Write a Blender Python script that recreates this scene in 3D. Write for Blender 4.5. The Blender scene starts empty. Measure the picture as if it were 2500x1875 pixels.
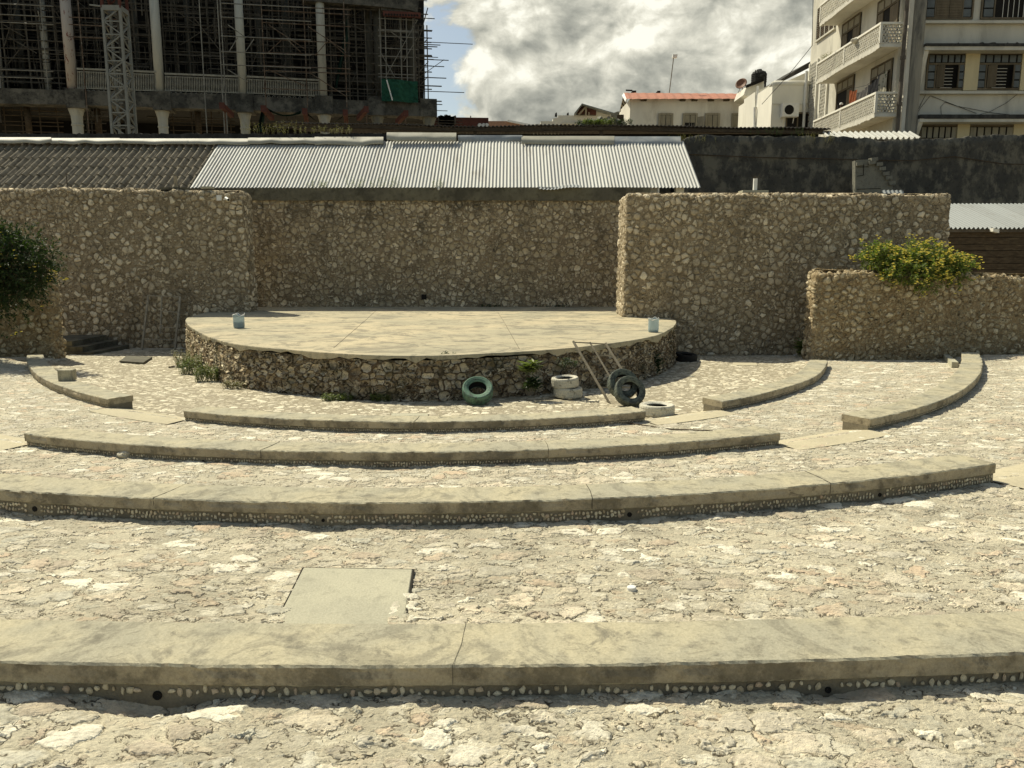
import bpy, bmesh, math, random
import numpy as np
from mathutils import Vector, Matrix
random.seed(7); rng=np.random.RandomState(7)
S=bpy.context.scene; COL=S.collection
R=math.radians
# ------------------------------------------------------------ camera, sky, sun
F=1878.0; YH=635.0; PITCH=math.atan((937.5-YH)/F); EYE=3.0
cam=bpy.data.objects.new('camera',bpy.data.cameras.new('camera')); COL.objects.link(cam)
cam.location=(0,0,EYE); cam.rotation_euler=(math.pi/2-PITCH,0,0)
cam.data.sensor_width=36; cam.data.lens=36*F/2500; cam.data.clip_end=3000; cam.data.clip_start=.05
S.camera=cam
S.view_settings.view_transform='Standard'; S.view_settings.look='None'
S.view_settings.exposure=0.16; S.view_settings.gamma=1
SUNV=Vector((-.56,.58,1.0)).normalized()
sun=bpy.data.lights.new('sun','SUN'); sun.energy=5.0; sun.angle=R(.55); sun.color=(1,.94,.755)
so=bpy.data.objects.new('sun',sun); COL.objects.link(so)
so.rotation_euler=SUNV.to_track_quat('Z','Y').to_euler(); so.location=(-30,30,60)

class NT:
    """little node-tree writer"""
    def __init__(s,tree): s.t=tree; s.n=tree.nodes; s.l=tree.links
    def put(s,sock,v):
        if v is None: return
        if isinstance(v,bpy.types.NodeSocket): s.l.new(v,sock)
        else:
            if sock.type=='RGBA' and hasattr(v,'__len__') and len(v)==3: v=(*v,1)
            if sock.type=='VECTOR' and not hasattr(v,'__len__'): v=(v,v,v)
            sock.default_value=v
    def node(s,ty,ins=None,**kw):
        n=s.n.new(ty)
        for k,v in kw.items(): setattr(n,k,v)
        for k,v in (ins or {}).items(): s.put(n.inputs[k],v)
        return n
    def math(s,op,a,b=None,c=None,clamp=False):
        n=s.node('ShaderNodeMath',operation=op,use_clamp=clamp); s.put(n.inputs[0],a)
        if b is not None: s.put(n.inputs[1],b)
        if c is not None: s.put(n.inputs[2],c)
        return n.outputs[0]
    def vmath(s,op,a,b=None):
        n=s.node('ShaderNodeVectorMath',operation=op); s.put(n.inputs[0],a)
        if b is not None: s.put(n.inputs[1],b)
        return n.outputs[0]
    def noise(s,vec,scale,detail=4,rough=.55,dist=0,col=False):
        n=s.node('ShaderNodeTexNoise',{'Vector':vec,'Scale':scale,'Detail':detail,'Roughness':rough,'Distortion':dist})
        return n.outputs['Color' if col else 'Fac']
    def voro(s,vec,scale,feature='F1',rand=1.0):
        return s.node('ShaderNodeTexVoronoi',{'Vector':vec,'Scale':scale,'Randomness':rand},feature=feature)
    def mr(s,v,a,b,c=0.0,d=1.0,smooth=True):
        n=s.node('ShaderNodeMapRange',interpolation_type='SMOOTHSTEP' if smooth else 'LINEAR')
        for i,x in enumerate((v,a,b,c,d)): s.put(n.inputs[i],x)
        return n.outputs[0]
    def mix(s,f,a,b,mode='MIX'):
        n=s.node('ShaderNodeMix',data_type='RGBA',blend_type=mode,clamp_factor=True)
        s.put(n.inputs[0],f); s.put(n.inputs[6],a); s.put(n.inputs[7],b); return n.outputs[2]
    def mixf(s,f,a,b):
        n=s.node('ShaderNodeMix',data_type='FLOAT'); s.put(n.inputs[0],f); s.put(n.inputs[2],a); s.put(n.inputs[3],b); return n.outputs[0]
    def ramp(s,f,stops):
        n=s.node('ShaderNodeValToRGB'); s.put(n.inputs[0],f); e=n.color_ramp.elements
        while len(e)<len(stops): e.new(.5)
        for i,(p,c) in enumerate(stops): e[i].position=p; e[i].color=(*c,1)
        return n.outputs[0]
    def obj(s): return s.node('ShaderNodeTexCoord').outputs['Object']
    def mapping(s,vec,scale=(1,1,1),rot=(0,0,0),loc=(0,0,0)):
        return s.node('ShaderNodeMapping',{'Vector':vec,'Scale':scale,'Rotation':rot,'Location':loc}).outputs[0]
    def sep(s,vec): return s.node('ShaderNodeSeparateXYZ',{0:vec}).outputs
    def comb(s,x,y,z): return s.node('ShaderNodeCombineXYZ',{0:x,1:y,2:z}).outputs[0]
    def bump(s,h,dist=.01,strength=1.0):
        return s.node('ShaderNodeBump',{'Height':h,'Distance':dist,'Strength':strength}).outputs[0]

def newmat(name):
    m=bpy.data.materials.new(name); m.use_nodes=True; t=NT(m.node_tree)
    t.b=m.node_tree.nodes['Principled BSDF']; t.o=m.node_tree.nodes['Material Output']
    t.b.inputs['Roughness'].default_value=.9; t.b.inputs['Specular IOR Level'].default_value=.2
    t.m=m; return t

# --- world: physical sky plus a bank of cumulus
W=bpy.data.worlds.new('World'); S.world=W; W.use_nodes=True
w=NT(W.node_tree); bg=W.node_tree.nodes['Background']
sky=w.node('ShaderNodeTexSky',sky_type='NISHITA',sun_disc=False)
sky.sun_elevation=math.asin(SUNV.z); sky.sun_rotation=math.atan2(SUNV.x,SUNV.y)
sky.dust_density=1.5; sky.ozone_density=1.0
skyc=w.mix(1.0,sky.outputs[0],(1.04,.97,.83),'MULTIPLY')
d=w.node('ShaderNodeTexCoord').outputs['Generated']; sx,sy,sz=w.sep(d)
az=w.math('ARCTAN2',sx,sy); el=w.math('ARCSINE',sz)
pv=w.comb(az,w.math('MULTIPLY',el,1.35),0.0)
wp=w.vmath('ADD',pv,w.vmath('SCALE',w.vmath('SUBTRACT',w.noise(pv,7,3,.5,col=True),(.5,.5,.5))))
wp.node.inputs[1].links[0].from_node.inputs['Scale'].default_value=.07
big=w.noise(wp,6.5,10,.56); fine=w.noise(wp,18,9,.58)
# solid bank between azimuth -5 and 22 degrees, ragged edges
edge=w.math('ADD',w.math('MULTIPLY',w.math('SUBTRACT',big,.5),.42),w.math('MULTIPLY',w.math('SUBTRACT',fine,.5),.12))
e1=w.mr(w.math('ADD',az,edge),-.105,-.068)          # left edge
e1b=w.mr(w.math('ADD',az,w.math('MULTIPLY',edge,.8)),.50,.44)
lowl=w.mr(az,-.02,.20,.040,.0)                     # base of the cloud is higher at its left
e2=w.mr(w.math('ADD',w.math('SUBTRACT',el,lowl),w.math('MULTIPLY',edge,.25)),.0,.016)
e3=w.mr(w.math('ADD',el,w.math('MULTIPLY',edge,.9)),.60,.48)
hole=w.mr(w.math('ADD',w.math('ABSOLUTE',w.math('SUBTRACT',az,-.085)),w.math('MULTIPLY',edge,1.1)),.01,.03)
mask=w.math('MULTIPLY',w.math('MULTIPLY',e1,e1b),w.math('MULTIPLY',e2,e3))
# stray puffs elsewhere
puff=w.math('MULTIPLY',w.mr(w.noise(wp,3.2,8,.6),.56,.66),w.mr(el,.02,.2))
puff=w.math('MULTIPLY',puff,w.math('SUBTRACT',1.0,w.math('MULTIPLY',w.mr(az,-.6,-.3),w.mr(az,.7,.4))))
mask=w.math('MAXIMUM',mask,w.math('MULTIPLY',puff,.9))
# brightness: relief by comparing the noise with itself shifted towards the sun
sh=w.vmath('ADD',wp,(-.022,.030,0)); nb=w.noise(sh,6.5,10,.56)
rel=w.math('SUBTRACT',big,nb)
sh2=w.vmath('ADD',wp,(-.007,.010,0)); nb2=w.noise(sh2,18,9,.58)
rel=w.math('ADD',w.math('MULTIPLY',rel,2.6),w.math('MULTIPLY',w.math('SUBTRACT',fine,nb2),1.0))
dx=w.math('DIVIDE',w.math('SUBTRACT',az,.11),.17); dy=w.math('DIVIDE',w.math('SUBTRACT',el,.085),.095)
core=w.math('SQRT',w.math('ADD',w.math('MULTIPLY',dx,dx),w.math('MULTIPLY',dy,dy)))
core=w.math('ADD',core,w.math('MULTIPLY',w.math('SUBTRACT',big,.5),-2.2))
br=w.math('ADD',w.mr(core,.2,2.0,.20,.80),w.math('MULTIPLY',rel,.9))
cc=w.ramp(br,[(0.0,(.15,.155,.14)),(.34,(.25,.258,.228)),(.6,(.44,.44,.375)),(.82,(.68,.665,.56)),(1.0,(.95,.93,.80))])
bg2=w.node('ShaderNodeBackground',{'Color':cc,'Strength':1.0})
w.put(bg.inputs['Color'],skyc); bg.inputs['Strength'].default_value=.108
mx=w.node('ShaderNodeMixShader',{0:mask}); w.l.new(bg.outputs[0],mx.inputs[1]); w.l.new(bg2.outputs[0],mx.inputs[2])
w.l.new(mx.outputs[0],W.node_tree.nodes['World Output'].inputs['Surface'])

# ------------------------------------------------------------ pixel -> place helpers (photograph 2500x1875)
def ray(px,py):
    x=px-1250;y=py-937.5
    return Vector((x,F*math.cos(PITCH)-y*math.sin(PITCH),-(y*math.cos(PITCH)+F*math.sin(PITCH))))
def PY(px,py,Y): v=ray(px,py); return Vector((0,0,EYE))+v*(Y/v.y)
def PZ(px,py,z): v=ray(px,py); return Vector((0,0,EYE))+v*((z-EYE)/v.z)
def PX(px,py,X): v=ray(px,py); return Vector((0,0,EYE))+v*(X/v.x)
def ZY(py,Y): return PY(1250,py,Y).z

# ------------------------------------------------------------ mesh builder
class MB:
    def __init__(s): s.v=[];s.f=[];s.m=[]
    def add(s,vs,fs,mi=0):
        o=len(s.v); s.v+= [tuple(p) for p in vs]; s.f+=[tuple(i+o for i in f) for f in fs]; s.m+=[mi]*len(fs); return s
    def box(s,x0,x1,y0,y1,z0,z1,mi=0):
        v=[(x0,y0,z0),(x1,y0,z0),(x1,y1,z0),(x0,y1,z0),(x0,y0,z1),(x1,y0,z1),(x1,y1,z1),(x0,y1,z1)]
        return s.add(v,[(0,3,2,1),(4,5,6,7),(0,1,5,4),(1,2,6,5),(2,3,7,6),(3,0,4,7)],mi)
    def obox(s,c,ax,ay,az,mi=0):
        c=Vector(c);ax=Vector(ax);ay=Vector(ay);az=Vector(az)
        v=[c+ax*i+ay*j+az*k for k in(-1,1) for j in(-1,1) for i in(-1,1)]
        return s.add(v,[(0,2,3,1),(4,5,7,6),(0,1,5,4),(1,3,7,5),(3,2,6,7),(2,0,4,6)],mi)
    def bar(s,a,b,w,h,up=(0,0,1),mi=0):
        a=Vector(a);b=Vector(b);d=(b-a); 
        if d.length<1e-6: return s
        u=Vector(up); sd=d.cross(u)
        if sd.length<1e-6: sd=d.cross(Vector((1,0,0)))
        sd.normalize(); u=sd.cross(d).normalized()
        return s.obox((a+b)/2,d/2,sd*w/2,u*h/2,mi)
    def tube(s,pts,r,n=8,cap=True,mi=0):
        pts=[Vector(p) for p in pts]; rr=r if hasattr(r,'__len__') else [r]*len(pts)
        vs=[];fs=[];pu=None
        for i,p in enumerate(pts):
            d=(pts[min(i+1,len(pts)-1)]-pts[max(i-1,0)]).normalized()
            if pu is None: pu=d.orthogonal().normalized()
            u=(pu-d*pu.dot(d)); u=u.normalized() if u.length>1e-6 else d.orthogonal().normalized(); pu=u; q=d.cross(u)
            for k in range(n):
                a=2*math.pi*k/n; vs.append(p+(u*math.cos(a)+q*math.sin(a))*rr[i])
        for i in range(len(pts)-1):
            for k in range(n): fs.append((i*n+k,i*n+(k+1)%n,(i+1)*n+(k+1)%n,(i+1)*n+k))
        if cap: fs.append(tuple(range(n-1,-1,-1))); fs.append(tuple(range((len(pts)-1)*n,len(pts)*n)))
        return s.add(vs,fs,mi)
    def prism(s,poly,off,mi=0):
        p=[Vector(q) for q in poly]; o=Vector(off); n=len(p)
        return s.add(p+[q+o for q in p],[tuple(range(n)),tuple(range(2*n-1,n-1,-1))]+[(i,i+n,(i+1)%n+n,(i+1)%n) for i in range(n)],mi)
    def lathe(s,prof,c,n=24,M=None,mi=0,closed=False,rad=None):
        c=Vector(c); vs=[];fs=[]
        for (r,z) in prof:
            for k in range(n):
                a=2*math.pi*k/n; q=r if rad is None else r*rad(a,z); p=Vector((q*math.cos(a),q*math.sin(a),z))
                vs.append(c+(M@p if M else p))
        m=len(prof)
        for i in range(m if closed else m-1):
            j=(i+1)%m
            for k in range(n): fs.append((i*n+k,i*n+(k+1)%n,j*n+(k+1)%n,j*n+k))
        return s.add(vs,fs,mi)
    def grid(s,P,mi=0,flip=False):
        P=np.asarray(P); nu,nv=P.shape[:2]; o=len(s.v); s.v+=[tuple(x) for x in P.reshape(-1,3).tolist()]
        a=np.arange(nu*nv).reshape(nu,nv)+o
        q=np.stack([a[:-1,:-1],a[1:,:-1],a[1:,1:],a[:-1,1:]],-1).reshape(-1,4)
        if flip: q=q[:,::-1]
        s.f+=[tuple(x) for x in q.tolist()]; s.m+=[mi]*len(q); return s
    def build(s,name,mat,parent=None,org=None,smooth=False,recalc=False,hole=None):
        if parent is not None: org=ORG[parent.name]
        org=Vector(org if org is not None else (0,0,0))
        me=bpy.data.meshes.new(name); 
        vs=np.array(s.v,float)-np.array(org)
        me.from_pydata(vs.tolist(),[],s.f)
        mats=mat if isinstance(mat,(list,tuple)) else [mat]
        for m in mats: me.materials.append(m)
        if len(mats)>1: me.polygons.foreach_set('material_index',s.m)
        if smooth: me.polygons.foreach_set('use_smooth',[True]*len(me.polygons))
        if recalc:
            bm=bmesh.new(); bm.from_mesh(me); bmesh.ops.recalc_face_normals(bm,faces=bm.faces); bm.to_mesh(me); bm.free()
        o=bpy.data.objects.new(name,me); COL.objects.link(o)
        if parent is not None: o.parent=parent
        else: o.location=org
        ORG[o.name]=org; return o
ORG={}
def tag(o,label=None,cat=None,group=None,kind=None):
    if label: o['label']=label
    if cat: o['category']=cat
    if group: o['group']=group
    if kind: o['kind']=kind
    return o
def thing(name,loc,label,cat,group=None):
    o=bpy.data.objects.new(name,None); COL.objects.link(o); o.location=loc; o.empty_display_size=.2
    ORG[o.name]=Vector(loc); return tag(o,label,cat,group)

# ------------------------------------------------------------ materials
def stone_mat(name,scale,stones,mortar,disp,cover=.10,mort2=None,warp=.10,squash=(1,1,1),dirt_shade=(.05,.045,.03),dirt_shade_amt=.5,moss=None,pits=1.0,crackw=.02,joint=.03,soft=.03,roundr=.52,dispf=.45,small=0,medamp=1.0,patch=0):
    t=newmat(name); co=t.mapping(t.obj(),scale=squash)
    wn=t.vmath('SUBTRACT',t.noise(co,scale*.9,3,.6,col=True),(.5,.5,.5))
    wv=t.node('ShaderNodeVectorMath',operation='SCALE'); t.put(wv.inputs[0],wn); wv.inputs['Scale'].default_value=warp*2.2/scale*2
    wn2=t.vmath('SUBTRACT',t.noise(co,scale*3.5,2,.6,col=True),(.5,.5,.5))
    wv2=t.node('ShaderNodeVectorMath',operation='SCALE'); t.put(wv2.inputs[0],wn2); wv2.inputs['Scale'].default_value=warp*1.0/scale
    p=t.vmath('ADD',t.vmath('ADD',co,wv.outputs[0]),wv2.outputs[0])
    ve=t.voro(p,scale,'DISTANCE_TO_EDGE').outputs['Distance']; vf=t.voro(p,scale,'F1'); 
    f1=vf.outputs['Distance']; rnd=t.sep(vf.outputs['Color']); r1,r2,r3=rnd[0],rnd[1],rnd[2]
    big=t.noise(co,.55,4,.6); med=t.noise(co,2.3,5,.6); fin=t.noise(co,scale*6,6,.7)
    # stones shrink behind the mortar by a random amount
    th=t.math('ADD',t.math('MULTIPLY',t.math('POWER',r1,1.6),cover*2.2),t.math('MULTIPLY',t.math('SUBTRACT',med,.42),cover*2.0))
    th=t.math('ADD',t.math('MAXIMUM',th,joint),t.math('MULTIPLY',t.math('SUBTRACT',fin,.5),cover*.6))
    rnd_=t.math('ADD',t.math('SUBTRACT',t.math('MULTIPLY',r3,.12),f1),t.math('MULTIPLY',t.math('SUBTRACT',fin,.5),.2))
    mask=t.math('MULTIPLY',t.mr(t.math('SUBTRACT',ve,th),-soft*.4,soft),t.mr(t.math('ADD',rnd_,roundr),-.04,.06))
    fill=None
    if small:
        p2=t.vmath('ADD',t.mapping(p,scale=(1.9,1.9,2.3),loc=(3.1,1.7,5.3)),(0,0,0))
        v2e=t.voro(p2,scale,'DISTANCE_TO_EDGE').outputs['Distance']; v2f=t.voro(p2,scale,'F1'); q1,q2,q3=t.sep(v2f.outputs['Color'])
        th2=t.math('ADD',t.math('MULTIPLY',q1,.14),t.math('MULTIPLY',t.math('SUBTRACT',fin,.5),.10)); m2=t.mr(t.math('SUBTRACT',v2e,t.math('ADD',th2,.03)),-.02,.05)
        m2=t.math('MULTIPLY',m2,t.math('MULTIPLY',t.mr(q3,.25,.35),small)); fill=m2
    sc=t.ramp(r2,stones)
    sc=t.mix(1.0,sc,t.ramp(t.mixf(.5,fin,t.noise(co,scale*2.1,4,.65)),[(.30,(.45,.43,.39)),(.50,(.98,.98,.98)),(.72,(1.28,1.26,1.18))]),'MULTIPLY')
    mo=t.mix(t.mr(t.noise(co,1.6,6,.65),.35,.65),mortar,mort2 or tuple(c*.72 for c in mortar))
    mo=t.mix(1.0,mo,t.ramp(t.noise(co,scale*9,5,.7),[(.3,(.7,.7,.7)),(.6,(1.08,1.08,1.06))]),'MULTIPLY')
    if fill:
        s2=t.mix(1.0,t.ramp(q2,stones),t.ramp(fin,[(.3,(.62,.60,.56)),(.6,(1.0,1.0,.98))]),'MULTIPLY'); mo=t.mix(t.math('MULTIPLY',fill,.8),mo,s2)
    c=t.mix(mask,mo,sc)
    if patch:
        pm=t.math('MULTIPLY',t.mr(t.noise(t.mapping(t.obj(),loc=(7,3,0)),1.3,8,.68,.6),.47,.62),patch); c=t.mix(pm,c,t.mix(1.0,mo,t.ramp(fin,[(.3,(.66,.66,.66)),(.65,(1.0,1.0,1.0))]),'MULTIPLY'))
        c=t.mix(t.math('MULTIPLY',t.mr(t.noise(t.obj(),2.2,9,.75,1.0),.54,.68),.55),c,(.37,.33,.235))
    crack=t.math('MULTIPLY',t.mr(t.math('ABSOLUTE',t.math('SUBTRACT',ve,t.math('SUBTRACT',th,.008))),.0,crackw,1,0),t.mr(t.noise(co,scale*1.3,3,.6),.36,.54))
    c=t.mix(t.math('MULTIPLY',crack,dirt_shade_amt),c,dirt_shade)  # joint shadow painted into the colour along stone edges, together with dirt
    if pits:
        pv=t.voro(p,scale*5.5,'F1').outputs['Distance']; pit=t.math('MULTIPLY',t.mr(pv,.10,.28,1,0),t.mr(t.noise(co,scale*1.7,3,.5),.50,.62))
        c=t.mix(t.math('MULTIPLY',pit,.75*pits),c,dirt_shade)  # pits darkened with the same tone as the joints
    if moss:
        z=t.sep(t.obj())[2]
        ms=t.math('MULTIPLY',t.mr(t.noise(t.mapping(t.obj(),scale=(1,1,moss[2])),moss[3],6,.65),(.46 if len(moss)>4 else .50),(.68 if len(moss)>4 else .66)),moss[1])
        if len(moss)>4: ms=t.math('MULTIPLY',ms,t.math('ADD',.15,t.math('MULTIPLY',t.mr(z,2.0,6.0),.85))); ms=t.math('MULTIPLY',ms,t.mr(t.noise(t.obj(),3.5,6,.7),.32,.56))
        c=t.mix(ms,c,moss[0])
    t.put(t.b.inputs['Base Color'],c)
    h=t.math('MULTIPLY',mask,t.math('ADD',.55,t.math('MULTIPLY',t.mr(ve,.0,.35),.55)))
    if fill: h=t.math('MAXIMUM',h,t.math('MULTIPLY',fill,.45))
    h=t.math('ADD',h,t.math('MULTIPLY',fin,dispf)); h=t.math('SUBTRACT',h,t.math('MULTIPLY',crack,.35))
    if pits: h=t.math('SUBTRACT',h,t.math('MULTIPLY',pit,.5))
    h=t.math('ADD',h,t.math('MULTIPLY',t.math('SUBTRACT',med,.5),medamp))
    dn=t.node('ShaderNodeDisplacement',{'Height':h,'Midlevel':.7,'Scale':disp})
    t.l.new(dn.outputs[0],t.o.inputs['Displacement']); t.m.displacement_method='BOTH'
    return t.m
CR=(.55,.47,.33)
M_wall=stone_mat('rubble_wall_stone',4.3,[(0,(0.365,0.296,0.188)),(.35,(0.479,0.399,0.268)),(.7,(0.616,0.524,0.365)),(1,(0.798,0.695,0.502))],(0.359,0.285,0.182),.065,cover=.10,mort2=(0.257,0.205,0.131),joint=.025,dirt_shade_amt=.9,soft=.05,small=.85,moss=((0.160,0.131,0.085),.45,.45,.8))
M_back=stone_mat('back_wall_stone',4.1,[(0,(0.376,0.308,0.194)),(.35,(0.502,0.422,0.285)),(.7,(0.638,0.547,0.382)),(1,(0.798,0.695,0.502))],(0.325,0.251,0.157),.065,cover=.10,mort2=(0.217,0.171,0.108),joint=.03,dirt_shade_amt=.95,soft=.05,small=.85,moss=((0.057,0.049,0.034),.85,.42,1.15,'drip'))
M_stage=stone_mat('drum_stone',5.0,[(0,(0.342,0.268,0.171)),(.4,(0.513,0.427,0.291)),(1,(0.798,0.707,0.524))],(0.239,0.171,0.103),.10,cover=.045,mort2=(0.103,0.078,0.046),joint=.03,squash=(1,1,1.25),dirt_shade_amt=.95,crackw=.035,soft=.06,roundr=.60,small=.8,moss=((0.085,0.082,0.040),.6,1.0,1.6),pits=1.3)
M_low=stone_mat('low_wall_stone',5.0,[(0,(0.381,0.298,0.176)),(.5,(0.515,0.425,0.266)),(1,(0.694,0.596,0.404))],(0.392,0.298,0.170),.09,cover=.12,mort2=(0.302,0.221,0.122),joint=.015,dirt_shade_amt=.5,soft=.07,small=.8)
M_ground=stone_mat('crazy_paving',4.6,[(0,(.42,.38,.29)),(.17,(.60,.475,.33)),(.24,(.54,.50,.39)),(.5,(.68,.59,.43)),(.62,(.50,.475,.37)),(.82,(.72,.67,.53)),(1,(.84,.79,.62))],(.58,.525,.385),.015,cover=.13,mort2=(.44,.40,.295),joint=.004,warp=.36,squash=(.80,1.1,1),dirt_shade=(.085,.07,.045),dirt_shade_amt=1.0,crackw=.028,pits=1.1,soft=.07,roundr=.62,dispf=1.6,small=.8,medamp=2.4,patch=.75)
M_arena=stone_mat('arena_cobbles',5.4,[(0,(.42,.37,.27)),(.4,(.56,.50,.36)),(1,(.76,.70,.53))],(.31,.27,.19),.012,cover=.12,mort2=(.31,.27,.185),joint=.03,warp=.16,squash=(1,1,1),dirt_shade=(.17,.145,.10),dirt_shade_amt=.6,pits=.5,soft=.04,small=.5)

def concrete_mat(name,a,b,stain,amt=.6,disp=None,scale=1.0,moss=None,sx=1.0,cracks=.0,blot=0):
    t=newmat(name); co=t.mapping(t.obj(),scale=(sx,1,1))
    n1=t.noise(co,1.1*scale,8,.62,.4); n2=t.noise(co,6*scale,8,.7); n3=t.noise(co,60,5,.7)
    c=t.mix(t.mr(n1,.36,.64),a,b); c=t.mix(t.math('MULTIPLY',t.mr(n2,.50,.70),amt),c,stain)
    c=t.mix(t.math('MULTIPLY',t.mr(t.noise(co,3.2*scale,9,.75,1.2),.57,.66),amt*.9),c,stain)
    c=t.mix(t.math('MULTIPLY',t.mr(t.noise(t.mapping(co,loc=(4,9,0)),1.6*scale,10,.78,1.5),.50,.58),blot),c,stain) if blot else c
    c=t.mix(1.0,c,t.ramp(n3,[(.3,(.80,.80,.78)),(.6,(1.06,1.06,1.05))]),'MULTIPLY')
    sp=t.mr(t.voro(co,26,'F1').outputs['Distance'],.07,.12,1,0); c=t.mix(t.math('MULTIPLY',t.math('MULTIPLY',sp,t.mr(t.noise(co,4,2),.52,.6)),.7),c,stain)
    if cracks:
        e=t.voro(t.vmath('ADD',co,t.vmath('SCALE',t.noise(co,3,4,.6,col=True))),1.1,'DISTANCE_TO_EDGE').outputs['Distance']
        c=t.mix(t.math('MULTIPLY',t.mr(e,.0,.012,1,0),t.math('MULTIPLY',t.mr(t.noise(co,1.2,3),.5,.6),cracks)),c,(.08,.07,.05))
    if moss: c=t.mix(t.math('MULTIPLY',t.mr(t.noise(t.mapping(co,scale=(1,1,moss[2])),moss[3],7,.7),.46,.62),moss[1]),c,moss[0])
    t.put(t.b.inputs['Base Color'],c)
    t.put(t.b.inputs['Normal'],t.bump(t.math('ADD',n2,t.math('MULTIPLY',n3,.5)),.012,.8)); return t.m
M_top=concrete_mat('bench_top_concrete',(.47,.42,.285),(.37,.345,.255),(.19,.175,.13),.8,blot=.5)
M_face=concrete_mat('bench_face_concrete',(0.480,0.402,0.268),(0.360,0.307,0.211),(0.144,0.118,0.080),.75,moss=((0.096,0.083,0.055),.6,1.0,2.2))
M_band=concrete_mat('bench_base_mortar',(0.288,0.248,0.171),(0.180,0.154,0.108),(0.108,0.095,0.068),.6)
M_floor=concrete_mat('stage_floor_concrete',(.53,.45,.295),(.40,.36,.25),(.16,.15,.115),.7,scale=.5,sx=.8,blot=.6)
M_slab=concrete_mat('slab_concrete',(.46,.435,.32),(.40,.38,.285),(.28,.265,.20),.6,cracks=.0)
M_path=concrete_mat('path_concrete',(.52,.46,.315),(.46,.41,.285),(.35,.31,.21),.4)
M_beamcon=concrete_mat('mossy_and_shade_concrete',(.17,.155,.105),(.12,.11,.08),(.05,.045,.03),.7,moss=((.035,.032,.022),.5,1,1.0))  # this dark tone also serves as painted shade on the corner steps
M_black=concrete_mat('blackened_plaster',(.060,.059,.052),(.090,.085,.070),(.022,.022,.020),.7,scale=.8,moss=((.19,.175,.13),.8,.7,1.3))
M_block=concrete_mat('grey_blockwork',(.24,.23,.18),(.19,.185,.15),(.07,.065,.05),.6,scale=1.2)
M_shell=concrete_mat('shade_dark_concrete',(.022,.021,.018),(.015,.014,.012),(.015,.014,.013),.6)  # near-black colour stands in for the deep shade inside the shell
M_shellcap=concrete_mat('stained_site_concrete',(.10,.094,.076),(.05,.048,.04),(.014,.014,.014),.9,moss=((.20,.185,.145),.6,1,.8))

def plain(name,col,rough=.8,var=.25,metal=0,scale=4,bump=0,stain=None,amt=.5,streak=1.0,spec=.2):
    t=newmat(name); co=t.mapping(t.obj(),scale=(1,1,streak))
    c=t.mix(t.mr(t.noise(co,scale,6,.65),.3,.7),tuple(x*(1-var) for x in col),tuple(min(1,x*(1+var*.4)) for x in col))
    if stain: c=t.mix(t.math('MULTIPLY',t.mr(t.noise(co,scale*.6,8,.72,.6),.50,.66),amt),c,stain)
    t.put(t.b.inputs['Base Color'],c); t.b.inputs['Roughness'].default_value=rough; t.b.inputs['Metallic'].default_value=metal
    t.b.inputs['Specular IOR Level'].default_value=spec
    if bump: t.put(t.b.inputs['Normal'],t.bump(t.noise(co,scale*8,5,.7),bump,1))
    return t.m
def tinmat(name,a,b,stain,w=.85,amt=.5):
    t=newmat(name); co=t.obj(); x,y,z=t.sep(co); cell=t.math('FLOOR',t.math('DIVIDE',x,w)); wn=t.node('ShaderNodeTexWhiteNoise',{'W':cell},noise_dimensions='1D').outputs['Value']
    c=t.mix(wn,a,b); lap=t.mr(t.math('ABSOLUTE',t.math('SUBTRACT',t.math('FRACT',t.math('DIVIDE',x,w)),.5)),.485,.5); c=t.mix(t.math('MULTIPLY',lap,.45),c,stain)
    st=t.mr(t.noise(t.mapping(co,scale=(1,.25,.25)),1.4,9,.75,.8),.52,.68); c=t.mix(t.math('MULTIPLY',st,amt),c,stain)
    c=t.mix(t.math('MULTIPLY',t.mr(t.noise(co,9,6,.7),.58,.68),amt*.7),c,stain)
    t.put(t.b.inputs['Base Color'],c); t.b.inputs['Roughness'].default_value=.6; t.b.inputs['Specular IOR Level'].default_value=.35; return t.m
M_tin=tinmat('pale_galvanised_sheet',(0.426,0.426,0.377),(0.344,0.344,0.312),(0.221,0.201,0.156),amt=.65)
M_flash=plain('ridge_flashing',(0.410,0.389,0.303),.6,.15,0,2,stain=(0.328,0.295,0.230),amt=.4)
M_flashd=plain('dull_ridge_sheet',(.30,.32,.32),.5,.2,0,2,stain=(.5,.48,.42),amt=.5)
M_tin2=tinmat('weathered_sheet',(0.225,0.244,0.236),(0.180,0.195,0.188),(0.120,0.112,0.090))
M_rust=plain('rusty_dark_sheet',(.13,.11,.085),.8,.35,0,2,stain=(.05,.04,.03),amt=.7)
M_tile=plain('cement_roof_tile',(.25,.215,.15),.9,.3,0,2.4,bump=.01,stain=(.085,.075,.055),amt=.7)
M_cream=plain('cream_plaster',(.62,.53,.32),.9,.12,0,.8,stain=(.40,.34,.22),amt=.4,streak=.3)
M_ivory=plain('ivory_plaster',(.60,.57,.47),.9,.14,0,.8,stain=(.34,.32,.26),amt=.6,streak=.3)
M_white=plain('dirty_white_plaster',(.68,.65,.55),.9,.10,0,.8,stain=(.40,.36,.28),amt=.45,streak=.35)
M_white2=plain('clean_white_plaster',(.78,.75,.64),.9,.07,0,.8,stain=(.55,.51,.41),amt=.25,streak=.35)
M_lattice=plain('lattice_block',(.64,.61,.51),.9,.15,0,3,stain=(.38,.35,.28),amt=.4)
M_dark=plain('dark_opening',(.018,.016,.013),.9,.2)
M_moss=plain('black_mould',(.05,.048,.042),.95,.4,0,3,stain=(.11,.10,.085),amt=.5,streak=.3)
M_pillar=plain('mouldy_pillar',(.15,.145,.125),.95,.45,0,1.2,stain=(.42,.38,.29),amt=.6,streak=.12)
M_shut=plain('weathered_brown_wood',(.16,.13,.085),.85,.25,0,6,streak=.2)
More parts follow.
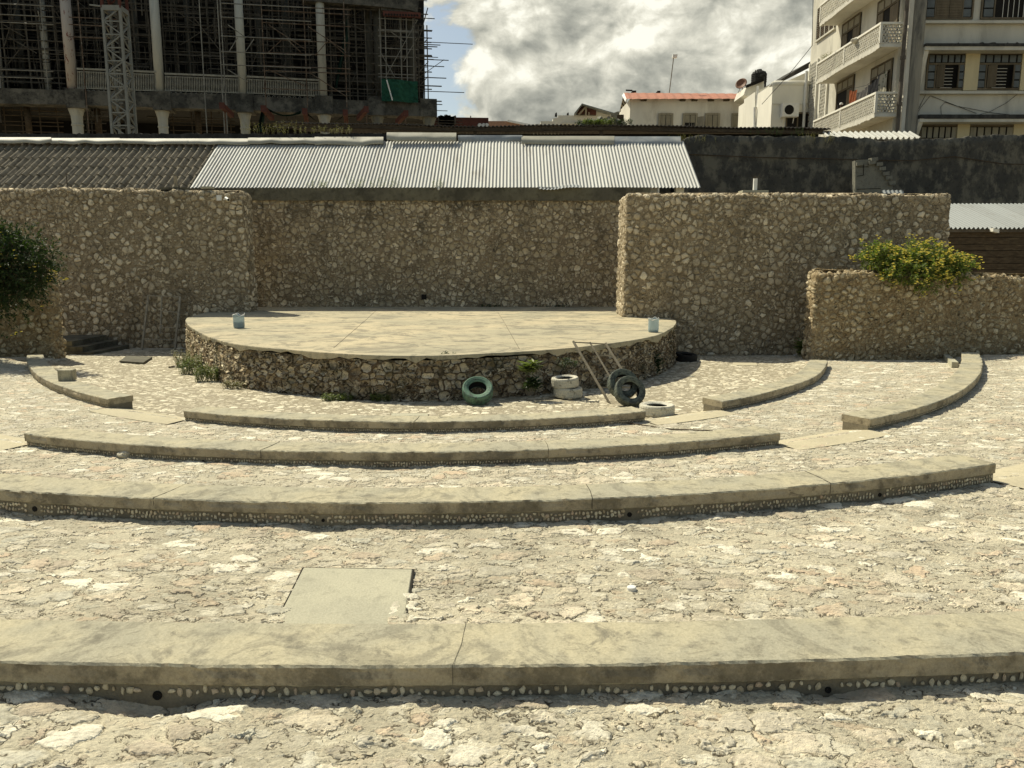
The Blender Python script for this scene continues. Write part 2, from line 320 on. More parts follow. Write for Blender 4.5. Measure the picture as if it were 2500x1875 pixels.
M_shutp=plain('pale_shutter_wood',(.30,.27,.195),.85,.2,0,6,streak=.2)
M_glass=plain('dusty_pane',(.10,.105,.09),.35,.3,0,2,spec=.5)
M_steel=plain('grey_scaffold_pipe',(.26,.245,.20),.6,.35,0,3)
M_rpipe=plain('rusty_scaffold_pipe',(.15,.105,.07),.8,.5,0,3,stain=(.30,.27,.21),amt=.8)
M_dpipe=plain('dark_scaffold_pipe',(.10,.088,.066),.8,.5,0,3)
M_mast=plain('off_white_mast_paint',(.24,.24,.205),.6,.15,0,2)
M_red=plain('red_oxide_steel',(.115,.042,.028),.7,.25,0,2)
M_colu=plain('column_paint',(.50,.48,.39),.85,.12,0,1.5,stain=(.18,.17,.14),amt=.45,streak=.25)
def peel():
    t=newmat('peeling_column_paint'); co=t.mapping(t.obj(),scale=(1,1,.35))
    c=t.mix(t.mr(t.noise(co,3.0,7,.7,.5),.57,.60),(.46,.40,.33),(.17,.055,.04)); t.put(t.b.inputs['Base Color'],c); return t.m
M_peel=peel()
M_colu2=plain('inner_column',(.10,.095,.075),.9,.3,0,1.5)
M_bal=plain('balustrade_paint',(.34,.32,.25),.85,.3)
M_board=plain('formwork_board',(.060,.050,.036),.9,.5,0,1.0)
M_orange=plain('orange_painted_sheet',(.44,.19,.12),.7,.1,0,1,stain=(.36,.20,.14),amt=.4)
M_wood=plain('grey_weathered_timber',(.34,.29,.20),.9,.3,0,8,bump=.004)
M_wood2=plain('brown_plank',(.085,.062,.038),.9,.4,0,3,stain=(.15,.115,.07),amt=.5,streak=4)
M_rubber=plain('black_rubber',(.022,.022,.02),.8,.3)
M_darkgreen=plain('dark_green_net',(.02,.085,.05),.9,.35,0,2)
M_leafd=None
def leafmat(name,a,b,tr=.25):
    t=newmat(name); g=t.node('ShaderNodeNewGeometry').outputs['Random Per Island']
    c=t.mix(g,a,b); t.put(t.b.inputs['Base Color'],c); t.b.inputs['Roughness'].default_value=.55; t.b.inputs['Specular IOR Level'].default_value=.35
    tl=t.node('ShaderNodeBsdfTranslucent',{'Color':t.mix(1.0,c,(1.3,1.5,.6),'MULTIPLY')}); m=t.node('ShaderNodeMixShader',{0:tr})
    t.l.new(t.b.outputs[0],m.inputs[1]); t.l.new(tl.outputs[0],m.inputs[2]); t.l.new(m.outputs[0],t.o.inputs['Surface']); return t.m
M_leaf=leafmat('bush_leaf',(.07,.115,.02),(.23,.265,.06),.35)
M_leafdk=leafmat('deep_green_leaf',(.014,.032,.010),(.045,.075,.018))
M_weed=leafmat('weed_leaf',(.09,.125,.035),(.21,.235,.08),.3)
M_dry=leafmat('dry_weed',(.17,.15,.07),(.28,.25,.13))
M_yel=leafmat('yellow_petal',(.72,.55,.06),(.85,.72,.22),.15)
M_twig=plain('twig_bark',(.10,.08,.05))
def tyremat(name,paint,under,lo=.50,hi=.60):
    t=newmat(name); co=t.obj(); n=t.noise(co,9,7,.75)
    c=t.mix(t.mr(n,lo,hi),paint,under); c=t.mix(1.0,c,t.ramp(t.noise(co,40,4,.7),[(.3,(.75,.75,.75)),(.6,(1.1,1.1,1.1))]),'MULTIPLY')
    t.put(t.b.inputs['Base Color'],c); t.b.inputs['Roughness'].default_value=.7
    t.put(t.b.inputs['Normal'],t.bump(t.noise(co,45,3,.6),.008,.8)); return t.m
M_tgreen=tyremat('green_tyre_paint',(.115,.20,.135),(.07,.09,.07),.47,.62)
M_twhite=tyremat('white_tyre_paint',(.56,.53,.42),(.24,.22,.17),.55,.66)
M_tfaded=tyremat('faded_green_tyre_paint',(.13,.145,.11),(.055,.06,.05),.44,.58)
def clearmat():
    t=newmat('bluish_bottle_plastic'); t.b.inputs['Base Color'].default_value=(.42,.53,.56,1); t.b.inputs['Roughness'].default_value=.25
    t.b.inputs['Specular IOR Level'].default_value=.6
    tr=t.node('ShaderNodeBsdfTransparent',{'Color':(.80,.88,.92,1)}); m=t.node('ShaderNodeMixShader',{0:.55})
    t.l.new(tr.outputs[0],m.inputs[1]); t.l.new(t.b.outputs[0],m.inputs[2]); t.l.new(m.outputs[0],t.o.inputs['Surface']); return t.m
M_clear=clearmat()
M_soil=plain('dark_soil_water',(.05,.075,.07),.4,.3)
M_pvc=plain('white_pvc',(.75,.74,.68),.5,.1)
M_peb=None
def pebmat():
    t=newmat('inlaid_pebble'); g=t.node('ShaderNodeNewGeometry').outputs['Random Per Island']
    c=t.ramp(g,[(0,(.42,.34,.22)),(.3,(.58,.50,.34)),(.7,(.70,.62,.44)),(1,(.50,.37,.25))])
    c=t.mix(1.0,c,t.ramp(t.noise(t.obj(),40,4,.7),[(.3,(.75,.74,.70)),(.6,(1.1,1.1,1.1))]),'MULTIPLY'); t.put(t.b.inputs['Base Color'],c); return t.m
M_peb=pebmat()
M_skin=plain('brown_skin',(.12,.065,.04),.6)
M_cap=plain('white_cloth',(.75,.73,.68),.9)
M_clO=plain('orange_cloth',(.36,.12,.05),.9); M_clB=plain('black_cloth',(.02,.02,.022),.9)
M_clG=plain('grey_cloth',(.12,.11,.10),.9)
M_soilgap=plain('soil_gap',(.03,.027,.02),.95)
M_terra=plain('dry_earth',(.30,.25,.17),.95,.3,0,.2)

# ------------------------------------------------------------ terrain
C0=np.array([-1.75,23.5])
def polar(P): d=np.asarray(P)-C0; return np.hypot(d[:,0],d[:,1]),np.arctan2(d[:,0],-d[:,1])
TOPZ={1:.36,2:.50,3:.66,4:.84}
def tilt(y): return -.03*np.clip(np.asarray(y,float)-16,0,14)
def solveY(px,py,z0):                       # point on a level z0 that tilts gently down towards the back
    z=z0
    for _ in range(12): p=PZ(px,py,z); z=z0+float(tilt(p.y))
    return p
EDGE={1:[(66,866),(83,905),(127,936),(193,959),(266,974),(453,1001),(642,1017),(874,1029),(1060,1030.7),(1320,1022),(1523,1011),(1579,1005),(1752,978),(1860,959),(1956,938),(2007,905),(2021,880)],
2:[(62,1057.5),(249,1080),(497,1094),(895,1102),(1198,1101),(1496,1089),(1695,1077),(1911,1057.5),(2120,1022.5),(2246,992),(2358,949),(2392,918),(2397,895),(2390,862)],
3:[(0,1194),(373,1216.6),(895,1227.5),(1198,1221.6),(1695,1204),(1898,1194),(2147,1167),(2433,1131)],
4:[(0,1617),(398,1622),(895,1624),(1300,1622),(1645,1624),(2048,1609.5),(2495,1592)]}
FIT={}
for k,pts in EDGE.items():
    P=[]
    for x,y in pts: q=solveY(x,y,TOPZ[k]); P.append((q.x,q.y))
    r,t=polar(P); deg={1:6,2:6,3:3,4:2}[k]; FIT[k]=(np.polyfit(t,r,deg),t.min(),t.max())
def RK(k,t):
    c,a,b=FIT[k]; return np.polyval(c,np.clip(t,a-(.10 if k>2 else .02),b+(.10 if k>2 else .02)))
def tof(k,px,py):
    q=solveY(px,py,TOPZ[k]); return float(polar([(q.x,q.y)])[1][0])
DIPS=[(PZ(375,1712,.64),.10,.30),(PZ(2030,1690,.64),.05,.2),(PZ(60,1253,.46),.06,.3),(PZ(783,1283,.46),.03,.3),(PZ(1535,1262,.46),.03,.3),(PZ(2160,1215,.46),.03,.3),(PZ(960,1142,.3),.04,.4),(PZ(260,1128,.3),.03,.3)]
SLQ=[PZ(742,1395,.5),PZ(1007,1399,.5),PZ(668,1530,.5),PZ(984,1530,.5)]
def SLX0(y): return SLQ[0].x+(y-SLQ[0].y)/(SLQ[2].y-SLQ[0].y)*(SLQ[2].x-SLQ[0].x)+.05
def SLX1(y): return SLQ[1].x+(y-SLQ[1].y)/(SLQ[3].y-SLQ[1].y)*(SLQ[3].x-SLQ[1].x)-.11
def gz(x,y):
    x=np.asarray(x,float); y=np.asarray(y,float); r,t=np.hypot(x-C0[0],y-C0[1]),np.arctan2(x-C0[0],-(y-C0[1]))
    R1,R2,R3,R4=[RK(k,t) for k in(1,2,3,4)]
    z=np.zeros_like(r); 
    def seg(r0,r1,z0,z1): 
        nonlocal z; u=np.clip((r-r0)/(r1-r0),0,1); z=np.where(r>=r0,z0+(z1-z0)*u,z)
    seg(R1-2.2,R1-.47,0,.06);seg(R1-.45,R1-.12,.06,.165);seg(R1-.11,R2-.45,.165,.20);seg(R2-.44,R2-.12,.20,.30)
    seg(R2-.11,R3-.45,.30,.34);seg(R3-.44,R3-.12,.34,.415);seg(R3-.11,R4-.46,.415,.52);seg(R4-.45,R4-.12,.52,.645);seg(R4-.11,R4+3,.645,.72)
    back=np.clip((np.abs(t)-1.5)/.3,0,1); z=z*(1-back)
    z=z-.045*((y>4.30)&(y<SLQ[0].y-.06)&(x>SLX0(y))&(x<SLX1(y)))
    for p,dz,s in DIPS: z=z-dz*np.exp(-(((x-p.x)/s)**2+((y-p.y)/.13)**2))
    return z+tilt(y)
def G(px,py):                               # point of the ground seen at a pixel
    z=0.0
    for _ in range(25): p=PZ(px,py,z); z=.5*z+.5*float(gz(p.x,p.y))
    return Vector((p.x,p.y,float(gz(p.x,p.y))))
Ys=[1.2]
while Ys[-1]<33: Ys.append(Ys[-1]+max(.011,.0030*Ys[-1]))
Ys=np.array(Ys); us=np.concatenate([np.linspace(-1.1,-.70,30),np.linspace(-.695,.695,640),np.linspace(.70,1.1,30)])
U,V=np.meshgrid(us,Ys); X=U*V; Z=gz(X,V)
rr=np.hypot(X-C0[0],V-C0[1]); tt=np.arctan2(X-C0[0],-(V-C0[1]))
mb=MB(); mb.grid(np.stack([X,V,Z],-1),flip=True)
inside=(rr<RK(1,tt)-.2)
ic=inside[:-1,:-1].reshape(-1)
mb.m=[1 if a else 0 for a in ic]
mb.grid([[(-2500,-60,-1.3),(-2500,2500,-1.3)],[(2500,-60,-1.3),(2500,2500,-1.3)]],mi=2)
gr=mb.build('ground',[M_ground,M_arena,M_terra],smooth=True); tag(gr,kind='structure')

# ------------------------------------------------------------ curved benches
def ringpt(k,t,dr,z): r=RK(k,t)+dr; return np.stack([C0[0]+r*np.sin(t),C0[1]-r*np.cos(t),z],-1)
def bench(k,t0,t1,label,prow,psize,block=False,notes=(),holes=()):
    n=max(20,int((t1-t0)*float(RK(k,(t0+t1)/2))/.04)); t=np.linspace(t0,t1,n)
    base=ringpt(k,t,0,t*0); til=tilt(base[:,1]); zt=TOPZ[k]+til; zg=gz(*(ringpt(k,t,.05,t*0)[:,:2].T))
    c=ringpt(k,np.array([(t0+t1)/2]),-.25,np.array([0]))[0]; org=(float(c[0]),float(c[1]),float(zg[n//2]))
    th=thing('curved_bench',org,label,'bench','curved concrete benches around the stage')
    W=.50; T=.122
    prof=[(-W+.01,-T),(-W,-T+.01),(-W,-.012),(-W+.012,0)]+[(-W+.012+(W-.024)*i/9,0) for i in range(1,9)]+[(-.012,0),(0,-.012),(0,-.04),(0,-.075),(0,-T+.008),(-.008,-T)]
    rs=np.random.RandomState(k*10+int(abs(t0*10)))
    low=np.interp(np.arange(n),np.arange(0,n+12,12),rs.randn(len(np.arange(0,n+12,12)))*.0035)
    rows=[]
    chip=np.zeros(n)
    for _ in range(int(n/9)):
        ci=rs.randint(n); cw=rs.randint(1,5); chip[max(0,ci-cw):ci+cw]+=.004+.012*rs.rand()**2
    chip=np.minimum(chip,.014)
    for (dr,dz) in prof:
        jit=rs.randn(n)*.0018+low*(1 if dr>-.1 else .6); jz=rs.randn(n)*.0018+low*.35
        if dr>-.02 and dz>-.05: jit=jit-chip; jz=jz-chip*(.8 if dz>-.02 else .2)
        rows.append(ringpt(k,t,dr+jit,zt+dz+jz))
    m=MB(); A=np.stack(rows); m.grid(A)
    m.grid(np.stack([A[-1],A[0]]))
    for e in (0,n-1): m.add([tuple(p) for p in A[:,e]],[tuple(range(len(prof)))])
    # material: top faces 0, sides 1
    s=m.build('seat_slab',[M_top,M_face],th,recalc=True)
    mi=[0 if abs(p.normal.z)>.6 and p.center.z>0 else 1 for p in s.data.polygons]; s.data.polygons.foreach_set('material_index',mi)
    m=MB(); b=[]
    for dr,f in ((-.47,0),(-.47,1),(-.025,1),(-.016,0)):
        z=zt-T+.004 if f else zt-.62
        b.append(ringpt(k,t,dr+(rs.randn(n)*.002 if f==0 else 0),z))
    b=np.stack(b); m.grid(b); m.add([tuple(p) for p in b[:,0]],[(0,1,2,3)]); m.add([tuple(p) for p in b[:,-1]],[(3,2,1,0)])
    Lr=float(RK(k,(t0+t1)/2)); dt=psize*.98/Lr
    for row in range(prow):
        tt_=t0+dt*(.5 if row%2 else .9)
        while tt_<t1-dt*.5:
            if rs.rand()<.93 and all(abs(tt_-float(polar([(PZ(hx,hy,TOPZ[k]-.2).x,PZ(hx,hy,TOPZ[k]-.2).y)])[1][0]))>hr*2.2/Lr for hx,hy,hr in holes):
                r=float(RK(k,tt_)); y0=C0[1]-r*math.cos(tt_); zz=TOPZ[k]+float(tilt(y0))-T-.012-psize*(.62+row*1.12)+rs.randn()*psize*.2
                P=ringpt(k,np.array([tt_]),-.019,np.array([zz]))[0]; ux=np.array([math.cos(tt_),math.sin(tt_),0]); ny=np.array([math.sin(tt_),-math.cos(tt_),0])
                a0=rs.rand()*6; nn=7; sw=psize*.44*(.45+rs.rand()*.8); sh=psize*.54*(.5+rs.rand()*.7)
                vs=[]
                for q in range(nn):
                    a=a0+2*math.pi*q/nn; f=.65+rs.rand()*.6; vs.append(P+ux*math.cos(a)*sw*f+np.array([0,0,1])*math.sin(a)*sh*f)
                inn=[P+(v-P)*.72+ny*psize*.16 for v in vs]
                m.add([tuple(v) for v in vs+inn]+[tuple(P+ny*psize*.20)],[(q,(q+1)%nn,nn+(q+1)%nn,nn+q) for q in range(nn)]+[(nn+q,nn+(q+1)%nn,2*nn) for q in range(nn)],1)
            tt_+=dt*(.9+rs.rand()*.25)
    m.build('base',[M_band,M_peb],th)
    for (px,py,rad) in holes:
        q=PZ(px,py,TOPZ[k]-.2+0); tq=float(polar([(q.x,q.y)])[1][0]); tq=float(np.clip(tq,t0,t1)); P=ringpt(k,np.array([tq]),-.02,np.array([TOPZ[k]-.185]))[0]
        ny=Vector((math.sin(tq),-math.cos(tq),0)); m=MB()
        Mx=ny.to_track_quat('Z','Y').to_matrix()
        rad*=.68; P=P-np.array([0,0,.008]); m.lathe([(rad*1.25,-.02),(rad*1.2,.004),(rad,.006),(rad*.95,.004),(.001,.002)],P,14,Mx)
        m.build('drain_hole',M_dark,th,smooth=True)
    return th
def joint(th,k,px,py,jr=.003):                      # thin construction joint across a seat
    t=tof(k,px,py); r=ringpt(k,np.array([t,t]),0,np.array([0.,0.]))
    z=TOPZ[k]+float(tilt(r[0][1])); a=ringpt(k,np.array([t+.004]),-.49,np.array([z+.0015]))[0]; b=ringpt(k,np.array([t]),.003,np.array([z+.004]))[0]; c=b.copy(); c[2]=z-.11
    m=MB(); m.tube([a,(a+b)/2+np.array([.012,0,0]),b,c],jr,5); m.build('joint',M_soilgap,th)
B4=bench(4,FIT[4][1]-.09,FIT[4][2]+.09,'nearest and widest curved concrete bench, spanning the whole foreground',1,.046,holes=[(385,1700,.032),(2030,1695,.022)])
B3=bench(3,FIT[3][1]-.09,tof(3,2433,1131),'long curved concrete bench, second from the camera, cracked left of middle, its right end free',2,.040,holes=[(70,1250,.035),(783,1280,.02),(1536,1257,.03),(2155,1212,.028)])
B2=bench(2,tof(2,62,1057),tof(2,1911,1057.5),'long curved concrete bench in third row, both ends free, right of the loose pebble',2,.036,holes=[(192,1100,.025),(503,1125,.025)])
B2r=bench(2,tof(2,2120,1022.5),FIT[2][2]+.015,'curved concrete bench on the far right, bending up to the low flowering wall',1,.02)
B1=bench(1,tof(1,453,1001),tof(1,1579,1005),'curved concrete bench in front of the stage, closest to the tyres',2,.032)
B1l=bench(1,FIT[1][1]-.01,tof(1,266,974),'short curved concrete bench at far left carrying a loose concrete block',2,.02)
B1r=bench(1,tof(1,1752,978),FIT[1][2]+.01,'short curved concrete bench right of the stage, ending at the low wall corner',1,.02)
joint(B3,3,373,1216.6); joint(B3,3,1446,1217); joint(B2,2,640,1097); joint(B2,2,1340,1098); joint(B3,3,2030,1181); joint(B1,1,1010,1030); joint(B4,4,1105,1624,.0012)
# flush paths filling the gaps between benches
def strip(k,t0,t1,name='path'):
    n=30; t=np.linspace(t0,t1,n); zin=gz(*ringpt(k,t,-.5,t*0)[:,:2].T)+.035; zm=gz(*ringpt(k,t,.0,t*0)[:,:2].T)+.022; zo=gz(*ringpt(k,t,.38,t*0)[:,:2].T)+.016
    m=MB(); m.grid(np.stack([ringpt(k,t,-.48,zin-.15),ringpt(k,t,-.48,zin),ringpt(k,t,.0,zm),ringpt(k,t,.38,zo),ringpt(k,t,.40,zo-.2)])); 
    return tag(m.build(name,M_path,recalc=True),kind='structure')
strip(1,tof(1,266,974),tof(1,453,1001)); strip(1,tof(1,1579,1005),tof(1,1752,978)); strip(2,tof(2,1911,1057.5),tof(2,2120,1022.5))
strip(2,FIT[2][1]-.35,tof(2,62,1057)); strip(3,tof(3,2433,1131),tof(3,2433,1131)+.25)
# ------------------------------------------------------------ round stage
SZ=.98
rim=[(458,775.5),(452,782),(456,790),(472,803),(500,818),(540,833),(590,842),(640,848),(700,853),(760,858),(840,864),(930,868),(1000,869),(1100,868),(1200,862),(1300,857),(1400,849),(1478,840),(1540,832),(1600,820),(1635,805),(1652,790),(1648,781)]
RP=np.array([[PZ(x,y,SZ).x,PZ(x,y,SZ).y] for x,y in rim])
def smooth_path(P,it=3):
    P=np.asarray(P,float)
    for _ in range(it):
        Q=[P[0]]
        for a,b in zip(P[:-1],P[1:]): Q+= [a*.75+b*.25,a*.25+b*.75]
        Q.append(P[-1]); P=np.array(Q)
    return P
def resample(P,step):
    d=np.r_[0,np.cumsum(np.hypot(*np.diff(P[:,:2],axis=0).T))]; n=max(2,int(d[-1]/step)+1); s=np.linspace(0,d[-1],n)
    return np.stack([np.interp(s,d,P[:,i]) for i in range(P.shape[1])],1)
RPs=resample(smooth_path(RP,3),.045)
st=thing('round_stage',(-2.5,23,0),'raised round stage of rough coral rubble with a worn concrete floor','stage')
nrm=np.gradient(RPs,axis=0); nrm=np.stack([nrm[:,1],-nrm[:,0]],1); nrm/=np.linalg.norm(nrm,axis=1)[:,None]
# outward = away from the middle
ctr=np.array([-2.5,24]); sg=np.sign(((RPs-ctr)*nrm).sum(1).mean()); nrm*=sg
rows=[]
for z in np.arange(-.45,SZ-.075,.04):
    rows.append(np.stack([RPs[:,0]+nrm[:,0]*(-.06+.05*(SZ-z)),RPs[:,1]+nrm[:,1]*(-.06+.05*(SZ-z)),np.full(len(RPs),z)],1))
m=MB(); m.grid(np.stack(rows)); o=m.build('stage_wall',M_stage,st,smooth=True)
# floor slab with ragged front lip
rs=np.random.RandomState(3); n=len(RPs)
rag=np.interp(np.arange(n),np.arange(0,n+5,5),rs.rand(len(np.arange(0,n+5,5)))**1.5); rag2=np.interp(np.arange(n),np.arange(0,n+19,19),rs.randn(len(np.arange(0,n+19,19))))
drop=.05+.13*rag+.02*rag2
lip=RPs+nrm*(.01*rs.randn(n)[:,None]*.4+.012*rag2[:,None])
Lb=[(4.6,34.2),(-11,34.2)]
m=MB(); top=[(p[0],p[1],SZ) for p in lip]
poly=top+[(5.2,34.1,SZ),(-12.6,34.1,SZ)]
m.add(poly,[tuple(range(len(poly)))])
m.grid(np.stack([np.c_[lip,np.full(n,SZ)],np.c_[lip+nrm*.008,np.full(n,SZ-.02)],np.c_[lip+nrm*.004,SZ-drop],np.c_[lip-nrm*.12,SZ-drop-.01]]))
fl=m.build('stage_floor',[M_floor],st,recalc=True)
def floorline(p,q,name='floor_joint',r=.004):
    a=PZ(*p,SZ+.003); b=PZ(*q,SZ+.003); m=MB(); m.tube([a,(a*2+b)/3+Vector((.02,0,0)),b],r,5); m.build(name,M_soilgap,st)
floorline((919,757),(815,849)); floorline((1215,762),(1268,852)); 

# ------------------------------------------------------------ thick rubble walls
def chaikin_closed(P,it):
    for _ in range(it):
        Q=[]
        for i in range(len(P)):
            a=P[i];b=P[(i+1)%len(P)]; Q+=[a*.75+b*.25,a*.25+b*.75]
        P=np.array(Q)
    return P
def thick_wall(name,label,front,thick,mat,zb=-.8,round_=.25,step=.06,batter=.02,cap=None,cat='wall',topj=.03,group=None,org=None):
    """front: [(x,y,ztop)] left to right as seen from the seats"""
    fr=np.array(front,float); bk=fr[::-1].copy(); bk[:,1]+=thick
    loop=np.r_[fr,bk]
    # keep corners tight: insert points near each corner
    out=[]
    N=len(loop)
    for i in range(N):
        p=loop[i];a=loop[i-1];b=loop[(i+1)%N]
        for q in (a,b):
            pass
        da=(a-p);db=(b-p); la=np.linalg.norm(da[:2]);lb=np.linalg.norm(db[:2])
        out+= [p+da*min(.5,round_/la),p,p+db*min(.5,round_/lb)]
    L=chaikin_closed(np.array(out),2); L=np.r_[L,L[:1]]; L=resample(L,step)[:-1]; n=len(L)
    rs=np.random.RandomState(len(name)+n)
    k=np.arange(0,n+6,6); L[:,2]+=np.interp(np.arange(n),k,rs.randn(len(k))*topj); L[-1,2]=L[0,2]
    # inward direction
    d=np.roll(L,-1,0)-np.roll(L,1,0); nr=np.stack([-d[:,1],d[:,0]],1); nr/=np.linalg.norm(nr,axis=1)[:,None]
    zt=L[:,2]; nz=int((zt.mean()-zb)/step); rings=[]
    for j in range(nz+1):
        f=j/nz; z=zb+(zt-.10-zb)*f; off=(z-zb)*batter; rings.append(np.c_[L[:,:2]+nr*off[:,None],z])
    for dz,ins in ((-.05,.012),(-.02,.035),(0,.09),(.012,.17),(.015,min(.3,thick*.4))):
        rings.append(np.c_[L[:,:2]+nr*((zt-zb)*batter+ins)[:,None],zt+dz])
    A=np.stack(rings); A=np.concatenate([A,A[:,:1]],1)
    m=MB(); m.grid(A)
    if org is None: org=(float(fr[:,0].mean()),float(fr[:,1].mean()),0)
    # top: bridge opposite rings with quads (front half to back half)
    top=A[-1][:-1]; 
    m.add([tuple(p) for p in top],[tuple(range(n))])
    o=m.build(name,mat,org=org,smooth=True,recalc=True); tag(o,label,cat,group); return o
def tz(px,py,Y): return ZY(py,Y)
Yb=33.8
thick_wall('stone_wall','broad shaded rubble wall behind the stage between the two taller walls',[(-12.5,Yb,tz(0,482,Yb)),(-4,Yb,tz(0,484,Yb)),(6.5,Yb,tz(0,484,Yb))],.5,M_back,zb=.7,topj=.01)
Yl=30.2
def onl(px): return PY(px,800,Yl).x
thick_wall('stone_wall','tall rubble wall on the left, left of the stage, with a small white camera',[(-25,Yl,tz(0,458,Yl)),(onl(100),Yl,tz(0,461,Yl)),(onl(400),Yl-.15,tz(0,464,Yl)),(-10.3,Yl+.1,tz(0,467,Yl))],1.15,M_wall,batter=.012)
Ra=[(3.98,27.65,tz(0,477,27.65)),(5.6,27.1,tz(0,475,27.1)),(8,27.0,tz(0,474,27.)),(12,27.1,tz(0,474,27.1)),(PY(2318,600,27.2).x,27.2,tz(0,476,27.2))]
thick_wall('stone_wall','tall rubble wall right of the stage with a sunlit left end and small plate on top',Ra,1.9,M_wall,batter=.006,round_=.18)
lwl=[(9.55,24.5,tz(0,664,24.5)),(11,24.2,tz(0,662,24.2)),(13,24.0,tz(0,669,24.)),(17,24.6,tz(0,676,24.6)),(24,25.4,tz(0,684,25.4))]
thick_wall('stone_wall','low rubble wall at right with a rounded end, under the yellow flowering bush',lwl,.75,M_low,round_=.3,topj=.02,batter=.01)
thick_wall('stone_wall','low dark rubble wall at far left, half hidden by the flowering tree',[(-27,23.5,2.75),(-18,24.3,2.7),(PY(128,800,24.6).x-.15,24.9,2.6)],.7,M_low,round_=.3,topj=.03,batter=.01)
# square vent in the back wall and in the drum
m=MB(); p=PY(1035,725,Yb-.02); m.box(p.x-.11,p.x+.11,p.y-.03,p.y+.02,p.z-.11,p.z+.11); tag(m.build('wall_vent',M_dark,org=p),'small square dark hole low in the back wall behind the stage','vent')
# concrete band on top of the back wall
m=MB(); z0=tz(0,484,Yb)-.1; z1=tz(0,459,Yb)
xs=np.linspace(PY(470,470,Yb).x,PY(1588,470,Yb).x,120); rs=np.random.RandomState(5)
up=z1+.02*rs.randn(120).cumsum()*.12
m.grid(np.stack([np.c_[xs,np.full(120,Yb-.03),np.full(120,z0)+rs.randn(120)*.015],np.c_[xs,np.full(120,Yb-.035),(z0+up)/2],np.c_[xs,np.full(120,Yb-.03),up],np.c_[xs,np.full(120,Yb+.4),up]]))
tag(m.build('concrete_parapet',M_beamcon,org=(xs[60],Yb,z0)),'mossy grey concrete band running along the top of the back wall','parapet')

# ------------------------------------------------------------ shed roofs behind the stage
YE=34.1; SL=math.tan(R(33.2))
zE=ZY(458,YE)
def roofY(py,ye=YE,ze=None,sl=SL):
    ze=zE if ze is None else ze
    Y=ye
    for _ in range(60): Y=ye+(ZY(py,Y)-ze)/sl*.5+(Y-ye)*.5
    return Y
YR=roofY(345)
def corr(x0,x1,y0,y1,z0,z1,pitch,amp,nx,ny,skew=0,thick=.0):
    xs=np.linspace(x0,x1,nx); f=np.linspace(0,1,ny)[:,None]; X_=xs[None,:]+f*0
    H=amp*np.sin(2*math.pi*xs/pitch)[None,:]
    n_=np.array([0,-(z1-z0),(y1-y0)]); n_=n_/np.linalg.norm(n_)
    return np.stack([X_+0*H,y0+(y1-y0)*f+H*n_[1],z0+(z1-z0)*f+H*n_[2]],-1)
xl=PY(464,458,YE).x; xr=PY(1712,455,YE).x; xm=PY(1612,455,YE).x
sh=thing('tin_roof_shed',(0,YE+3,0),'long shed with a bright corrugated tin roof behind the back wall','shed')
npx=int((xr-xl)/.0225)
m=MB(); m.grid(corr(xl,xr,YE,YR,zE,zE+(YR-YE)*SL,.152,.026,npx,9)); m.build('tin_roof',M_tin,sh,smooth=True)
m=MB(); m.box(xl+.1,xm,YE+.45,YE+.75,0,zE+.12); m.box(xl+.3,xl+.6,YE+.6,YR+2,0,zE); m.build('shed_wall',M_beamcon,sh)
m=MB(); m.box(xl,xr-.5,YR+.3,YR+.6,0,zE+(YR-YE)*SL-.25); m.build('rear_wall',M_black,sh)
for px in (1598,1661):
    p=PY(px,470,YE+.3); m=MB(); m.box(p.x-.20,p.x+.16,p.y,p.y+.3,0,ZY(456,YE)+.1); m.build('post',M_white,sh)
p=PY(1608,470,YE+.0); m=MB(); m.tube([(p.x,p.y+.1,4),(p.x,p.y+.1,ZY(457,YE))],.045,8); m.build('thin_post',M_white2,sh)
# loose sheet under the eave
a=PY(1315,452,YE-.4);
m=MB(); g=corr(a.x,a.x+1.85,YE-.5,YE-.1,ZY(459,YE-.4)-.02,ZY(451,YE-.4),.152,.02,80,4); g[:,:,2]+=.05*np.sin(g[:,:,0]*3); m.grid(g); tag(m.build('loose_tin_sheet',M_tin2,org=tuple(a),smooth=True),'small bent tin sheet sticking out under the bright roof edge','roofing sheet')
# ridge flashings
zR=zE+(YR-YE)*SL
def flash(px0,px1,pyt,pyb,name,label,mat,wav=.02,parent=None,seed=1,dy=-.1,curl=.0):
    rs=np.random.RandomState(seed); n=40; f=np.linspace(0,1,n); px=px0+(px1-px0)*f
    ww=np.interp(f,np.linspace(0,1,7),rs.randn(7)*wav)
    Yt=YR+.15;Yb_=YR-.35
    T_=[PY(x,pyt+curl*q,Yt) for x,q in zip(px,f)]; B_=[PY(x,pyb+curl*q,Yb_+dy) for x,q in zip(px,f)]
    A=np.array([[tuple(v+Vector((0,0,.0))) for v in T_],[tuple((a+b)/2+Vector((0,0,.05+w_))) for a,b,w_ in zip(T_,B_,ww)],[tuple(b+Vector((0,0,w_))) for b,w_ in zip(B_,ww)],[tuple(b+Vector((0,.03,w_-.04))) for b,w_ in zip(B_,ww)]])
    m=MB(); m.grid(A); return m.build(name,mat,parent,smooth=True)
flash(-60,125,335,347,'ridge_flashing','',M_flash,parent=sh,seed=1); flash(123,292,337,348,'ridge_flashing','',M_flash,parent=sh,seed=2)
flash(290,460,338,349,'ridge_flashing','',M_flash,parent=sh,seed=3); flash(458,610,338,350,'ridge_flashing','',M_flash,parent=sh,seed=4)
flash(605,770,336,349,'ridge_flashing','',M_flash,parent=sh,seed=5); flash(768,936,334,351,'ridge_flashing','',M_flash,parent=sh,seed=6,wav=.03)
flash(944,1114,323,342,'ridge_flashing','',M_flash,parent=sh,seed=7,wav=.04,dy=-.02,curl=1)
